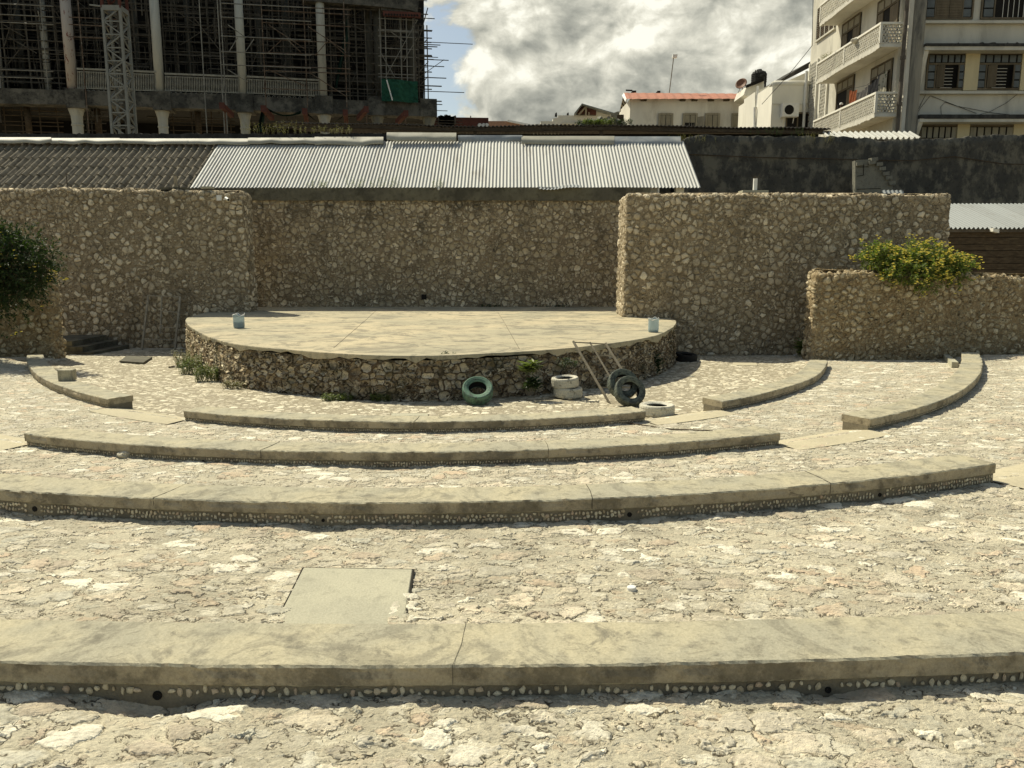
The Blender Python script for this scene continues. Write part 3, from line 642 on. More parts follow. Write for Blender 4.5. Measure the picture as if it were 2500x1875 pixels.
flash(1118,1275,330,345,'ridge_flashing','',M_flashd,parent=sh,seed=8,dy=.3); flash(1273,1500,332,349,'ridge_flashing','',M_flash,parent=sh,seed=9,dy=.0)
flash(1498,1662,333,357,'ridge_flashing','',M_flashd,parent=sh,seed=10,dy=-.02)
# tiled roof at left
tl=thing('tiled_roof_shed',(-22,YE+2,0),'old shed roof of dark grey interlocking tiles at left','shed')
zE2=zE-.12; YR2=roofY(350,YE-.3,zE2-.2,SL); y0=YE-.3; z0=zE2-.2; z1=z0+(YR2-y0)*SL; x0=-36.; x1=PY(470,458,YE).x+.15; x1t=x1
nx=int((x1-x0)/.03); xs=np.linspace(x0,x1,nx); nc=6; sl=math.hypot(YR2-y0,z1-z0); nvec=np.array([0,-(z1-z0),(YR2-y0)])/sl; rs=np.random.RandomState(8)
rowsA=[]
ncol=int((x1-x0)/.335)+2; coli=((xs-x0)/.335).astype(int)
for c in range(nc):
    ja=rs.randn(ncol)*.012; jb=rs.randn(ncol)*.02
    for f,lift in ((0.0,.055),(.5,.028),(1.0,.0)):
        s_=(c+f)/nc+(jb[coli]*.2/ sl if f==0 else 0*jb[coli]); H=.075*np.sin(2*math.pi*xs/.335)+.012*np.sin(4*math.pi*xs/.335)+lift*.65+ja[coli]*.6
        rowsA.append(np.stack([xs,y0+(YR2-y0)*s_+H*nvec[1],z0+(z1-z0)*s_+H*nvec[2]],-1))
m=MB(); m.grid(np.stack(rowsA)); m.build('tile_roof',M_tile,tl)
m=MB(); m.box(x0,x1-.1,YE+.5,YE+.8,0,z0+.1); m.build('shed_wall',M_beamcon,tl)
m=MB(); m.box(x0,x1,YR2+.3,YR2+.5,0,z1-.3); m.build('rear_wall',M_black,tl)
# low mossy wall and grey sheet strip just behind the ridge
m=MB(); n=160; pxs=np.linspace(-60,1000,n); rs=np.random.RandomState(11); yy=326+rs.randn(n)*1.2; Yw=YR+.9
m.grid(np.array([[tuple(PY(x,360,Yw)) for x in pxs],[tuple(PY(x,y,Yw)) for x,y in zip(pxs,yy)],[tuple(PY(x,y,Yw)+Vector((0,.5,0))) for x,y in zip(pxs,yy)]]))
tag(m.build('coping_wall',M_moss,org=PY(400,340,Yw)),'thin black mossy wall top showing just above the ridge flashing','wall')

# ------------------------------------------------------------ long rusty lean-to roof, dark beneath
YL=44.0
lt=thing('rusty_lean_to',(4,YL,0),'long low rusty corrugated roof with deep shade under it','shed')
pts=[(672,303),(760,306),(900,305),(1050,312),(1240,312),(1500,309),(1640,313),(1800,315),(2030,319)]
xsA=[];zsA=[]
for x,y in pts: p=PY(x,y,YL); xsA.append(p.x); zsA.append(p.z)
xs=np.arange(xsA[0],xsA[-1],.035); zz=np.interp(xs,xsA,zsA)+.03*np.sin(xs*.9)
H=.032*np.sin(2*math.pi*xs/.22)
m=MB(); A=[]
for f in (0,.3,1): A.append(np.stack([xs,YL+f*6+0*xs,zz+H+.12+f*.42],-1))
A.insert(0,np.stack([xs,YL+.01+0*xs,zz+H+.08],-1)); m.grid(np.stack(A)); m.build('corrugated_roof',M_rust,lt,smooth=True)
m=MB(); 
for i in range(len(xsA)-1): m.bar((xsA[i],YL+.1,zsA[i]-.1),(xsA[i+1],YL+.1,zsA[i+1]-.1),.15,.16)
m.build('eave_beam',M_wood2,lt)
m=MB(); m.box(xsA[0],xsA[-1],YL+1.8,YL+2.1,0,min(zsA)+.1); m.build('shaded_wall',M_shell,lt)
for px in (1468,1160): p=PY(px,330,YL+.1); m=MB(); m.box(p.x-.08,p.x+.08,p.y,p.y+.16,0,p.z+.3); m.build('post',M_wood2,lt)

# ------------------------------------------------------------ dark weathered wall at right
YD=42.5
def ragged(name,label,pxs,pys,Y,mat,thick=.6,amp=1.0,seed=1,zb=-1,cat='wall',n=200,disp=.05):
    rs=np.random.RandomState(seed); xs=np.linspace(pxs[0],pxs[-1],n); ys=np.interp(xs,pxs,pys)+np.interp(xs,np.linspace(pxs[0],pxs[-1],n//3),rs.randn(n//3)*amp)
    P=[PY(x,y,Y) for x,y in zip(xs,ys)]; rows=[]
    nz=26
    for j in range(nz+1):
        f=j/nz; rows.append([(p.x,Y+rs.randn()*disp*.5+disp*math.sin(p.x*1.3+f*5),zb+(p.z-zb)*f) for p in P])
    rows.append([(p.x,Y+thick*.5,p.z+.03) for p in P]); rows.append([(p.x,Y+thick,p.z-.05) for p in P]); rows.append([(p.x,Y+thick,zb) for p in P])
    m=MB(); A=np.array(rows); m.grid(A); m.add([tuple(p) for p in A[:,0]],[tuple(range(len(rows)))])
    return tag(m.build(name,mat,org=(P[n//2].x,Y,0),smooth=True),label,cat)
ragged('weathered_wall','high blackened plaster wall with pale patches across the right background',[1655,1700,1900,2040,2140,2350,2450,2560],[345,330,333,332,342,336,328,327],YD,M_black,amp=1.6,seed=4)
# cable pipe across it
m=MB(); cp=[(1670,376),(1850,384),(2040,388),(2130,391),(2230,392),(2330,382),(2450,400),(2540,402)]
m.tube([PY(x,y,YD-.12)for x,y in cp],.025,6); tag(m.build('cable',M_wood2,org=PY(2040,388,YD-.1)),'thin sagging cable strung along the blackened wall','cable')
# broken block wall stub
YS=40.5
bw=thing('broken_block_wall',PY(2130,474,YS),'ruined stub of grey block wall stepping down to the right','wall')
m=MB(); out=[(2088,392),(2096,390),(2128,389),(2140,393),(2145,404),(2152,408),(2150,415),(2158,421),(2163,430),(2170,438),(2173,450),(2180,457),(2178,480),(2155,482),(2088,482)]
m.prism([PY(x,y,YS) for x,y in out],(0,.35,0)); m.build('block_face',M_block,bw)
for i,(x,y) in enumerate([(2134,389),(2146,401),(2153,412),(2162,424),(2169,434),(2177,447),(2128,397),(2098,400)]):
    p=PY(x,y,YS-.05); m=MB(); m.obox(p+Vector((0,.1,0)),(.16,0,.02),(0,.2,0),(-.01,0,.085)); m.build('broken_block',M_block,bw)
for i in range(5):
    p=PY(2110,405+i*16,YS-.01); 
m=MB()
for (xa,ya,xb,yb) in [(2093,430,2108,428),(2093,462,2150,460),(2108,400,2108,428),(2093,408,2120,407)]: m.tube([PY(xa,ya,YS-.01),PY(xb,yb,YS-.01)],.018,4)
m.build('block_joint',M_soilgap,bw)
m=MB()
g=corr(PY(2158,474,38).x,PY(2212,474,38).x,38,38.3,ZY(478,38),ZY(463,38),.2,.03,50,4); m.grid(g); tag(m.build('tin_sheet',M_tin2,org=PY(2180,474,38)),'scrap of pale tin sheet leaning beside the ruined block wall','roofing sheet')
# bright piece of tin roof at right above the dark wall
br_=thing('bright_tin_roof',PY(2140,330,43.4),'short strip of glaring corrugated tin roof on the dark wall, right','roof')
g=corr(PY(2026,330,43.).x,PY(2250,330,43.).x,43.,44.2,ZY(338,43.),ZY(323,44.2),.30,.085,240,5)
m=MB(); m.grid(g); m.build('roof_sheet',M_tin,br_,smooth=True); m=MB(); a=g[0,0];b=g[0,-1]; m.bar(a-np.array([0,0,.12]),b-np.array([0,0,.12]),.1,.12); m.build('batten',M_wood2,br_)
# shed at far right with grey tin roof and plank wall
YG=33.0
gs=thing('grey_tin_shed',PY(2450,700,YG),'low shed with grey corrugated roof and brown plank wall at right edge','shed')
xg0=PY(2300,556,YG).x; Yg1=YG+4; zA=ZY(557,YG); zB=ZY(498,Yg1)
g=corr(xg0-1,PY(2700,556,YG).x,YG,Yg1,zA,zB,.19,.045,520,6); m=MB(); m.grid(g); m.build('tin_roof',M_tin2,gs,smooth=True)
m=MB(); 
for i in range(14):
    z0=zA-.12-.27*(i+1); m.box(xg0-1,PY(2700,556,YG).x,YG+.25+.012*((i*7)%3),YG+.4,z0+.012,z0+.262)
m.build('plank_wall',M_wood2,gs)
m=MB(); m.box(xg0-1,PY(2700,556,YG).x,YG+.12,YG+.2,zA-.16,zA-.04); m.build('fascia',M_rust,gs)
p=PY(2428,563,YG-.1); m=MB(); m.obox(p,(.16,.05,-.03),(0,.12,0),(0.0,0,.07)); m.build('floodlight',M_white2,gs)
m=MB(); m.box(xg0-1,PY(2700,556,YG).x,YG+.45,YG+4,-.5,zA-.1); m.build('shed_body',M_dark,gs)
# ------------------------------------------------------------ small things
def tyre(loc,axis,label,mat,Ro=.32,wd=.21,rim_=.19,seed=1,group='painted tyres by the stage',dark_face=False,chip=None):
    axis=Vector(axis).normalized(); Mx=axis.to_track_quat('Z','Y').to_matrix()
    th=thing('car_tyre',loc,label,'tyre',group); c=Vector(loc); h=wd/2; n=64
    def rad(a,z): return 1.0+(.012 if (int(a/(2*math.pi)*n+.5)%2) else 0)
    m=MB(); m.lathe([(Ro*.955,-h*.98),(Ro*.985,-h*.80),(Ro,-h*.55),(Ro*.992,-h*.30),(Ro*.992,-h*.26),(Ro,-h*.2),(Ro,h*.2),(Ro*.992,h*.26),(Ro*.992,h*.30),(Ro,h*.55),(Ro*.985,h*.80),(Ro*.955,h*.98)],c,n,Mx,rad=rad); m.build('tread',mat,th,recalc=False)
    for s,nm in ((1,'sidewall'),(-1,'sidewall')):
        pr=[(Ro*.955,h*.98),(Ro*.93,h*1.02),(Ro*.86,h*1.06),(Ro*.85,h*1.03),(Ro*.76,h*1.04),(Ro*.70,h*.99),(Ro*.69,h*.95),(rim_*1.08,h*.86),(rim_,h*.80),(rim_,h*.66)]
        m=MB(); m.lathe([(r,z*s) for r,z in (pr if s>0 else pr[::-1])],c,n,Mx); m.build(nm,mat,th,smooth=True)
    m=MB(); m.lathe([(rim_,h*.66),(rim_*1.15,h*.60),(Ro*.93,h*.5),(Ro*.955,0),(Ro*.93,-h*.5),(rim_*1.15,-h*.60),(rim_,-h*.66)],c,n,Mx); m.build('inner_liner',M_rubber,th,smooth=True)
    return th
def gtop(px,py): return G(px,py)
g=G(1165,990); tyre((g.x,g.y+.24,g.z+.27),(.03,-.62,.78),'green painted tyre leaning alone against the front of the stage',M_tgreen,Ro=.325,wd=.24)
g=G(1390,976); tyre((g.x-.01,g.y+.34,g.z+.12),(.02,0,1),'lower of the two stacked white painted tyres by the stage',M_twhite,Ro=.32,wd=.21)
tyre((g.x-.075,g.y+.36,g.z+.345),(-.05,-.04,1),'upper of the two stacked white painted tyres by the stage',M_twhite,Ro=.305,wd=.20)
g=G(1537,993); tyre((g.x+.01,g.y+.12,g.z+.30),(.18,-.80,.52),'faded green tyre standing in front of the ladder, nearest of the leaning pair',M_tfaded,Ro=.325,wd=.20)
tyre((g.x-.10,g.y+.34,g.z+.42),(.18,-.80,.52),'green tyre leaning behind the front one against the ladder',M_tfaded,Ro=.325,wd=.20)
g=G(1614,1020); tyre((g.x-.02,g.y+.33,g.z+.10),(0,0,1),'white painted tyre lying flat behind the end of the front bench',M_twhite,Ro=.335,wd=.20)
g=G(1676,882); tyre((g.x,g.y+.1,g.z+.12),(.1,-.1,1),'unpainted black tyre lying in the shade beside the stage',M_rubber,Ro=.36,wd=.24,group=None)
# ladder-like timber frame leaning on the stage
def frame(name,label,L0,L1,R0,R1,m0=None,m1=None,rungs=(),top=None,bot=None,r=.022,mat=M_wood):
    th=thing(name,L0,label,'ladder')
    def rail(a,b,rr): m=MB(); m.bar(a,b,rr*2,rr*1.6,up=(0,-1,.2)); m.build('rail',mat,th)
    rail(L0,L1,r*1.15); rail(R0,R1,r*1.15)
    if m0 is not None: rail(m0,m1,r*.8)
    for a,b in rungs: m=MB(); m.bar(a,b,r*1.1,r*1.1,up=(0,-1,.2)); m.build('rung',mat,th)
    return th
a0=G(1488,985); a1=PY(1401,836,a0.y+.95); b1=PY(1478,838,a0.y+1.05); b0=Vector((b1.x+(a0.x-a1.x),b1.y+(a0.y-a1.y),0)); b0.z=float(gz(b0.x,b0.y))
a1+= (a1-a0)*.02
def lerp(a,b,t): return a+(b-a)*t
mm0=lerp(a0,b0,.48); mm1=lerp(a1,b1,.52); M_=lambda t:lerp(mm0,mm1,t)
frame('timber_ladder','weathered timber ladder frame leaning on the front rim of the stage',a0,a1,b0,b1,lerp(mm0,mm1,.12),mm1,
  rungs=[(lerp(a0,a1,.985),lerp(b0,b1,.985)),(M_(.78),lerp(b0,b1,.78)),(M_(.53),lerp(b0,b1,.53)),(lerp(a0,a1,.25),lerp(b0,b1,.25))])
# grey frame leaning on left wall
Yf=Yl-.15
q0=PY(346,853,Yf-.9);q0=G(346,855); q1=PY(362,722,Yf-.25); r0=G(427,855); r1=PY(440,724,Yf-.25)
s0=PY(391,815,Yf-.6); s1=PY(395,724,Yf-.25)
frame('timber_ladder','grey ladder-like frame leaning against the tall left wall',q0,q1,r0,r1,s0,s1,rungs=[(q1,r1),(lerp(s0,s1,.62),lerp(r0,r1,.70)),(lerp(s0,s1,.16),lerp(r0,r1,.42)),(lerp(q0,q1,.20),lerp(r0,r1,.20))],r=.030,mat=plain('dull_grey_timber',(.34,.30,.22),.9,.3,0,8))
# cut water bottles on the stage
def bottle(px,py,wd,h,label,seed,fill):
    p=PZ(px,py,SZ); th=thing('cut_plastic_bottle',(p.x,p.y,SZ),label,'bottle','cut plastic bottles on the stage'); rs=np.random.RandomState(seed); r=wd/2
    prof=[(r*.86,.0),(r*.95,.015),(r*.96,.03)]
    k=9
    for i in range(k):
        z=.05+(h-.10)*i/k; prof+=[(r*.97,z),(r*1.0,z+(h-.1)/k*.35),(r*1.0,z+(h-.1)/k*.65),(r*.955,z+(h-.1)/k*.9)]
    prof+=[(r*1.0,h-.05),(r*1.05,h)]
    m=MB(); m.lathe([(.001,.004)]+prof,(p.x,p.y,SZ+.004),26)
    v=[]
    for i,q in enumerate(m.v):
        if q[2]>SZ+h-.03: a=math.atan2(q[1]-p.y,q[0]-p.x); q=(q[0],q[1],q[2]+.03*math.sin(a*3+seed)+.018*math.sin(a*7))
        v.append(q)
    m.v=v; m.build('bottle_wall',M_clear,th,smooth=True)
    m=MB(); m.lathe([(.001,.008),(r*.84,.008),(r*.93,.03),(r*.93,fill),(.001,fill)],(p.x,p.y,SZ+.004),24); m.build('soil_fill',M_soil,th,smooth=False)
    m=MB(); 
    aa=np.linspace(0,2*math.pi,27); m.tube([(p.x+r*1.05*math.cos(a),p.y+r*1.05*math.sin(a),SZ+h+.03*math.sin(a*3+seed)+.018*math.sin(a*7)) for a in aa],.008,5); m.build('cut_rim',M_pvc,th,smooth=True)
bottle(584,801,.33,.40,'cut water bottle half filled with dark soil at the left of the stage',1,.17)
bottle(1595,811,.30,.38,'cut ribbed water bottle at the right rim of the stage',4,.05)
# loose concrete block on left bench
p=solveY(157,931,TOPZ[1]); bl=thing('concrete_block',(p.x,p.y+.1,p.z),'small loose concrete block standing on the short left bench','block')
m=MB(); m.obox((p.x,p.y+.13,p.z+.125),(.155,.02,0),(-.02,.12,0),(0,0,.125)); o=m.build('block_body',M_top,bl)
o.modifiers.new('bevel','BEVEL').width=.012
# flat slabs
def slab(pxs,label,name='concrete_slab',h=.02,mat=M_slab,lift=0,gapw=.007,name2=False):
    P=[G(x,y) for x,y in pxs]; c=sum(P,Vector())/len(P); zbase=max(float(gz(p.x+q,p.y+w_)) for p in P for q in(-.1,.1) for w_ in (-.1,.1)) if name2 else None; zm=max(float(gz(p.x,p.y)) for p in P)+lift
    th=thing(name,(c.x,c.y,zm),label,'slab')
    m=MB(); n=len(P)
    top=[Vector((p.x,p.y,(zbase-.004) if name2 else float(gz(p.x,p.y))+h*.25+.004+lift)) for p in P]
    m.prism([p-Vector((0,0,.08+lift)) for p in top],(0,0,.08+lift)); o=m.build('slab_body',mat,th,recalc=True); b=o.modifiers.new('b','BEVEL'); b.width=.006
    m=MB(); 
    for i in range(n):
        a=top[i];b=top[(i+1)%n]; oa=a+(a-c).normalized()*gapw; ob=b+(b-c).normalized()*gapw; oa.z=a.z-.012;ob.z=b.z-.012
        m.tube([oa,(oa+ob)/2+Vector((.004,.003,0)),ob],gapw*.75,6)
    m.build('gap_edge',M_soilgap,th)
    return th
slab([(742,1395),(1007,1399),(984,1530),(668,1530)],'large flat concrete slab cover set in the paving behind the nearest bench',name2=True,gapw=.012)
slab([(310,873),(372,876),(350,890),(292,886)],'tilted dark slab lying near the left wall',h=.06,mat=concrete_mat('dark_slab_concrete',(.15,.14,.10),(.11,.10,.075),(.06,.055,.04)),lift=.05)
slab([(955,1010),(1045,1010),(1045,1016),(955,1016)],'small concrete slab behind the bench in front of the stage',h=.02)
slab([(1790,883),(1846,884),(1850,893),(1787,892)],'thin pale concrete strip in cobbles near the right tall wall',h=.02,mat=M_path)
# white disc lid and patch, loose pebbles
g=G(1542,1440); m=MB(); m.lathe([(.001,.012),(.030,.012),(.036,.006),(.036,-.02)],(g.x,g.y,g.z+.016),20); tag(m.build('pipe_cover',M_pvc,org=tuple(g),smooth=False),'small white round pipe lid set in the paving right of centre','pipe lid')
def rock(name,px,py,s,label,mat,seed,cat='stone',grp=None):
    g=G(px,py); rs=np.random.RandomState(seed); bm=bmesh.new(); bmesh.ops.create_icosphere(bm,subdivisions=3,radius=1)
    ph=rs.rand(6)*6
    for v in bm.verts:
        c=v.co; k=1+.16*math.sin(c.x*3+ph[0])*math.cos(c.y*2.5+ph[1])+.10*math.sin(c.z*5+ph[2]+c.x*4)+.03*rs.randn()
        v.co=Vector((c.x*s*k,c.y*s*.75*k,c.z*s*.5*k))
    me=bpy.data.meshes.new(name); bm.to_mesh(me); bm.free(); me.materials.append(mat)
    o=bpy.data.objects.new(name,me); COL.objects.link(o); o.location=(g.x,g.y,g.z+s*.38); tag(o,label,cat,grp); return o
M_rock=concrete_mat('pale_coral_rock',(.60,.55,.42),(.50,.45,.33),(.28,.25,.18),.5,scale=3)
rock('loose_stone',302,1117,.10,'loose pale stone lying below the third bench at left',M_rock,3)
for i,(x,y,s,l) in enumerate([(440,855,.12,'pale rubble stone at the foot of the stage near the left wall'),(1942,858,.16,'pale rubble lump at the foot of the tall right wall'),(1735,868,.13,'flat pale stone in front of the black tyre'),(667,1287,.014,'tiny pebble just below the second bench, left of centre'),(852,1291,.016,'tiny pebble below the second bench near its drain')]):
    rock('loose_stone',x,y,s,l,M_rock,10+i)
# crushed transparent drink bottle under second bench
g=G(1600,1262); wb=thing('drink_bottle',tuple(g),'crushed clear plastic drink bottle lying under the second bench','bottle')
m=MB(); ax=Vector((.92,.15,.0)).normalized(); c=g+Vector((0,.04,.035)); Mx=ax.to_track_quat('Z','Y').to_matrix()
m.lathe([(.001,-.11),(.028,-.11),(.032,-.09),(.028,-.06),(.032,-.03),(.028,0),(.032,.03),(.030,.06),(.014,.10),(.012,.12)],c,16,Mx); m.build('bottle_body',M_clear,wb,smooth=True)
m=MB(); m.lathe([(.001,.135),(.015,.135),(.015,.118)],c,14,Mx); m.build('cap',M_pvc,wb)
# litter
def litter(px,py,n,label,seed,mats,s=.07,spread=.4,cat='litter',dz=0):
    g=G(px,py); rs=np.random.RandomState(seed); m=MB()
    m=MB()
    for i,mt in enumerate(mats):
        for k in range(n//len(mats)):
            c=g+Vector((rs.randn()*spread,rs.randn()*spread*.4,.02+rs.rand()*.05+dz)); a=Vector(rs.randn(3)).normalized()*s*(.4+rs.rand()); b=Vector(rs.randn(3)).normalized()*s*(.4+rs.rand()); a.z*=.4;b.z*=.4
            k1=a.cross(b).normalized()*s*.12
            m.add([c-a-b,c+a-b*.6+k1,c+a*.7+b,c-a*.8+b+k1],[(0,1,2,3)],i)
    return tag(m.build('litter',mats,org=(g.x,g.y,g.z)),label,cat,kind='stuff')
litter(1920,868,26,'scattered pale litter along the foot of the tall right wall',5,[M_pvc,M_rock,M_rust],s=.06,spread=.55)
litter(2250,880,26,'brown leaf litter at the foot of the low right wall',6,[M_wood2,M_rock],s=.05,spread=.8)
litter(436,898,14,'crumpled pale plastic bag and scraps at left foot of the stage',8,[M_clear,M_pvc,M_wood2],s=.09,spread=.15)
litter(1330,972,18,'bits of white litter against the stage between the tyres',9,[M_pvc],s=.022,spread=.28)
# steps in the left corner
stp=thing('corner_steps',(-15.6,27.6,-.3),'three small stone steps, shade put into their dark colour, in the left corner behind the low wall','steps')
for i in range(3):
    m=MB(); a=PY(150+8*i,863,26.4+.4*i); m.box(-17.2,-14.9-.42*i,27.2+.1*i,29.8,-.6,.0+.19*i-.25); m.build('step',M_beamcon,stp)  # dark concrete stands in for the shade over the steps
# stepped kerb by the far right bench
g=G(2298,872); kb=thing('kerb_block',tuple(g),'short concrete kerb between low wall and far right bench','kerb')
a=G(2296,866);b=G(2331,900); m=MB(); m.bar(a+Vector((0,0,.05)),b+Vector((0,0,.06)),.16,.24); m.build('kerb_body',M_slab,kb)
# things on the walls: plates, camera, box
def wtop(px,py,Y): return PY(px,py,Y)
p=wtop(1840,470,27.8); th=thing('stone_plate',(p.x,p.y,p.z),'flat grey slab with a short white post on top of the tall right wall','slab')
m=MB(); m.box(p.x-.46,p.x+.44,p.y-.25,p.y+.3,p.z-.02,p.z+.06); o=m.build('plate',M_slab,th)
m=MB(); m.box(p.x-.02,p.x+.10,p.y-.05,p.y+.06,p.z+.06,p.z+.48); m.build('post_stub',M_pvc,th)
m=MB(); 
for k in range(14):
    a=Vector((p.x+.05,p.y,p.z+.46)); d=Vector(rng.randn(3)); d.z=abs(d.z)*.8+.3; m.tube([a,a+d.normalized()*(.15+.12*rng.rand())],[.008,.002],4)
m.build('wilted_sprig',M_twig,th)
p=wtop(430,461,30.5); th=thing('stone_plate',tuple(p),'flat dark slab with a thin upright stick on top of the left wall','slab')
m=MB(); m.box(p.x-.55,p.x+.5,p.y-.2,p.y+.2,p.z-.05,p.z+.04); m.build('plate',M_beamcon,th); m=MB(); m.box(p.x-.05,p.x+.05,p.y-.04,p.y+.04,p.z+.04,p.z+.48); m.build('post_stub',M_wood,th)
p=wtop(165,458,30.4); m=MB(); m.tube([p-Vector((0,0,.1)),p+Vector((-.01,0,.55))],.022,6); tag(m.build('iron_rod',M_rust,org=tuple(p)),'thin rusty iron rod sticking up from the left wall','rod')
p=PY(535,483,Yl-.06); m=MB(); m.box(p.x-.08,p.x+.08,p.y-.06,p.y+.05,p.z-.10,p.z+.10); tag(m.build('junction_box',M_pvc,org=tuple(p)),'small white junction box high on the left wall','junction box')
p=PY(556,486,Yl-.1); cm=thing('security_camera',tuple(p),'small white security camera on the corner of the left wall','camera')
m=MB(); m.tube([p+Vector((-.09,.05,.04)),p+Vector((.09,-.18,-.04))],.055,12); m.build('camera_body',M_pvc,cm,smooth=False); m=MB(); m.tube([p+Vector((-.2,.12,-.02)),p+Vector((-.05,.02,.03))],.02,8); m.build('bracket',M_pvc,cm)
m=MB(); m.tube([p+Vector((.088,-.178,-.04)),p+Vector((.10,-.192,-.043))],.045,12); m.build('lens',M_dark,cm)
p=PY(1071,459,YE-.3); m=MB(); m.lathe([(.001,-.09),(.05,-.06),(.06,0),(.03,.05),(.02,.1)],p+Vector((0,0,-.02)),12); tag(m.build('bulb_lamp',M_pvc,org=tuple(p),smooth=True),'small white lamp under the roof edge at centre','lamp')
p=PY(507,459,Yl+.3); m=MB(); m.box(p.x-.22,p.x+.2,p.y-.15,p.y+.15,p.z-.03,p.z+.05); tag(m.build('loose_brick',M_slab,org=tuple(p)),'loose flat brick on top of the left wall near its corner','brick')
g=G(1860,1102)
m=MB(); a=G(1530,1035);b=G(1640,1050);c=G(1740,1054)
m.tube([a+Vector((0,0,.02)),b+Vector((0,0,.015)),c+Vector((0,0,.02))],.010,5); tag(m.build('thin_rod',M_wood2,org=tuple(b)),'thin dark rod lying on the paving right of the front bench','rod')

# ------------------------------------------------------------ plants
def leafquad(m,c,d,up,L,w,mi=0,fold=.25):
    d=d.normalized(); s=d.cross(up); 
    if s.length<1e-4: s=Vector((1,0,0))
    s.normalize(); n=s.cross(d)
    m.add([c,c+d*L*.45+s*w*.5+n*w*fold,c+d*L,c+d*L*.45-s*w*.5+n*w*fold,c+d*L*.5],[(0,1,4),(1,2,4),(2,3,4),(3,0,4)],mi)
def bush(name,label,blobs,nleaf,L,w,seed,mats,flowers=0,trunk=None,cat='bush',fl_bias=None,group=None):
    rs=np.random.RandomState(seed); base=trunk[0] if trunk else blobs[0][0]
    th=thing(name,tuple(base),label,cat,group); m=MB(); fm=MB(); wts=np.array([b[1]*b[2]*b[3] for b in blobs]); wts/=wts.sum()
    tw=MB()
    for i in range(nleaf//9):
        b=blobs[rs.choice(len(blobs),p=wts)]; d=rs.randn(3); d/=np.linalg.norm(d); r=rs.rand()**.38*(1+.17*rs.randn())
        c=Vector((b[0][0]+d[0]*b[1]*r,b[0][1]+d[1]*b[2]*r,b[0][2]+d[2]*b[3]*r)); out=Vector(d); 
        sd=(out+Vector(rs.randn(3))*.6+Vector((0,0,-.1))).normalized(); Ls=L*(1.6+rs.rand()*2.2)
        tw.tube([c-sd*Ls*.3,c+sd*Ls],[.005,.002],3,cap=False)
        for k in range(9):
            p=c+sd*Ls*(k/9.); q=(sd*.5+Vector(rs.randn(3))*.8+Vector((0,0,-.12))).normalized(); leafquad(m,p,q,Vector((0,0,1))+Vector(rs.randn(3))*.5,L*(.7+.6*rs.rand()),w*(.7+.6*rs.rand()))
        if flowers and rs.rand()<flowers and r>.62 and (fl_bias is None or out.dot(fl_bias)>-.35):
            p=c+sd*Ls
            for _ in range(rs.randint(3,8)):
                pc=p+Vector(rs.randn(3))*L*.6
                for a in range(4):
                    q=Vector((math.cos(a*1.57+_),math.sin(a*1.57+_),.3+.3*rs.rand())); leafquad(fm,pc,q,Vector((0,-1,.4)),L*.42,L*.34)
    m.build('foliage',mats[0],th); tw.build('twigs',M_twig,th)
    if flowers: fm.build('flowers',M_yel,th)
    if trunk:
        for pts,r0 in trunk[1]:
            t=MB(); t.tube(pts,[r0*(1-.7*i/(len(pts)-1)) for i in range(len(pts))],8); t.build('stem',M_twig,th,smooth=True)
    return th
# right bush, over the low wall
c=lambda px,py,Y:PY(px,py,Y)
Y0=24.6
bush('flowering_bush','yellow flowering bush spilling over the top of the low right wall',
 [(c(2235,648,Y0),1.1,.7,.52),(c(2170,635,Y0),.7,.6,.38),(c(2140,612,Y0+.1),.42,.45,.2),(c(2310,655,Y0),.65,.5,.40),(c(2250,612,Y0+.2),.5,.6,.18),(c(2350,650,Y0),.35,.35,.18),(c(2225,668,Y0-.75),.7,.33,.28),(c(2260,695,Y0-.85),.35,.22,.2),(c(2165,655,Y0-.6),.4,.3,.24),(c(2330,668,Y0-.4),.4,.3,.3)],
 14500,.10,.045,2,[M_leaf],flowers=.33,trunk=(Vector((c(2235,700,Y0+.6).x,Y0+.8,0)),[([Vector((c(2235,700,Y0+.6).x,Y0+.95,-.1)),Vector((c(2225,700,Y0+.6).x,Y0+.9,1.6)),c(2210,640,Y0+.3)],.05),([Vector((c(2255,700,Y0+.6).x,Y0+.95,-.1)),Vector((c(2265,700,Y0+.6).x,Y0+.9,1.5)),c(2290,660,Y0+.3)],.045)]),fl_bias=Vector((0,-.6,.5)))
# left tree
Y0=22.6
bush('flowering_tree','dense dark green flowering tree overhanging the left edge of the scene',
 [(c(-20,650,Y0),1.35,1.2,1.1),(c(40,640,Y0),.95,.9,.85),(c(-30,590,Y0),1.0,1.0,.5),(c(92,625,Y0-.1),.55,.5,.32),(c(0,720,Y0),.95,.9,.6),(c(-60,770,Y0),.7,.7,.6),(c(122,640,Y0-.1),.28,.3,.12),(c(60,690,Y0),.7,.7,.4),(c(-120,650,Y0),1.3,1.2,1.2)],
 26000,.10,.05,5,[M_leafdk],flowers=.035,cat='tree',trunk=(Vector((c(-70,800,Y0).x,Y0+.4,0)),[([Vector((c(-70,800,Y0).x,Y0+.5,-.2)),Vector((c(-60,800,Y0).x,Y0+.4,1.1)),c(-10,680,Y0)],.09),([Vector((c(-80,800,Y0).x,Y0+.4,.9)),c(-120,660,Y0)],.07),([Vector((c(-50,800,Y0).x,Y0+.4,1.2)),c(60,650,Y0)],.05)]),fl_bias=Vector((.2,-.8,.2)))
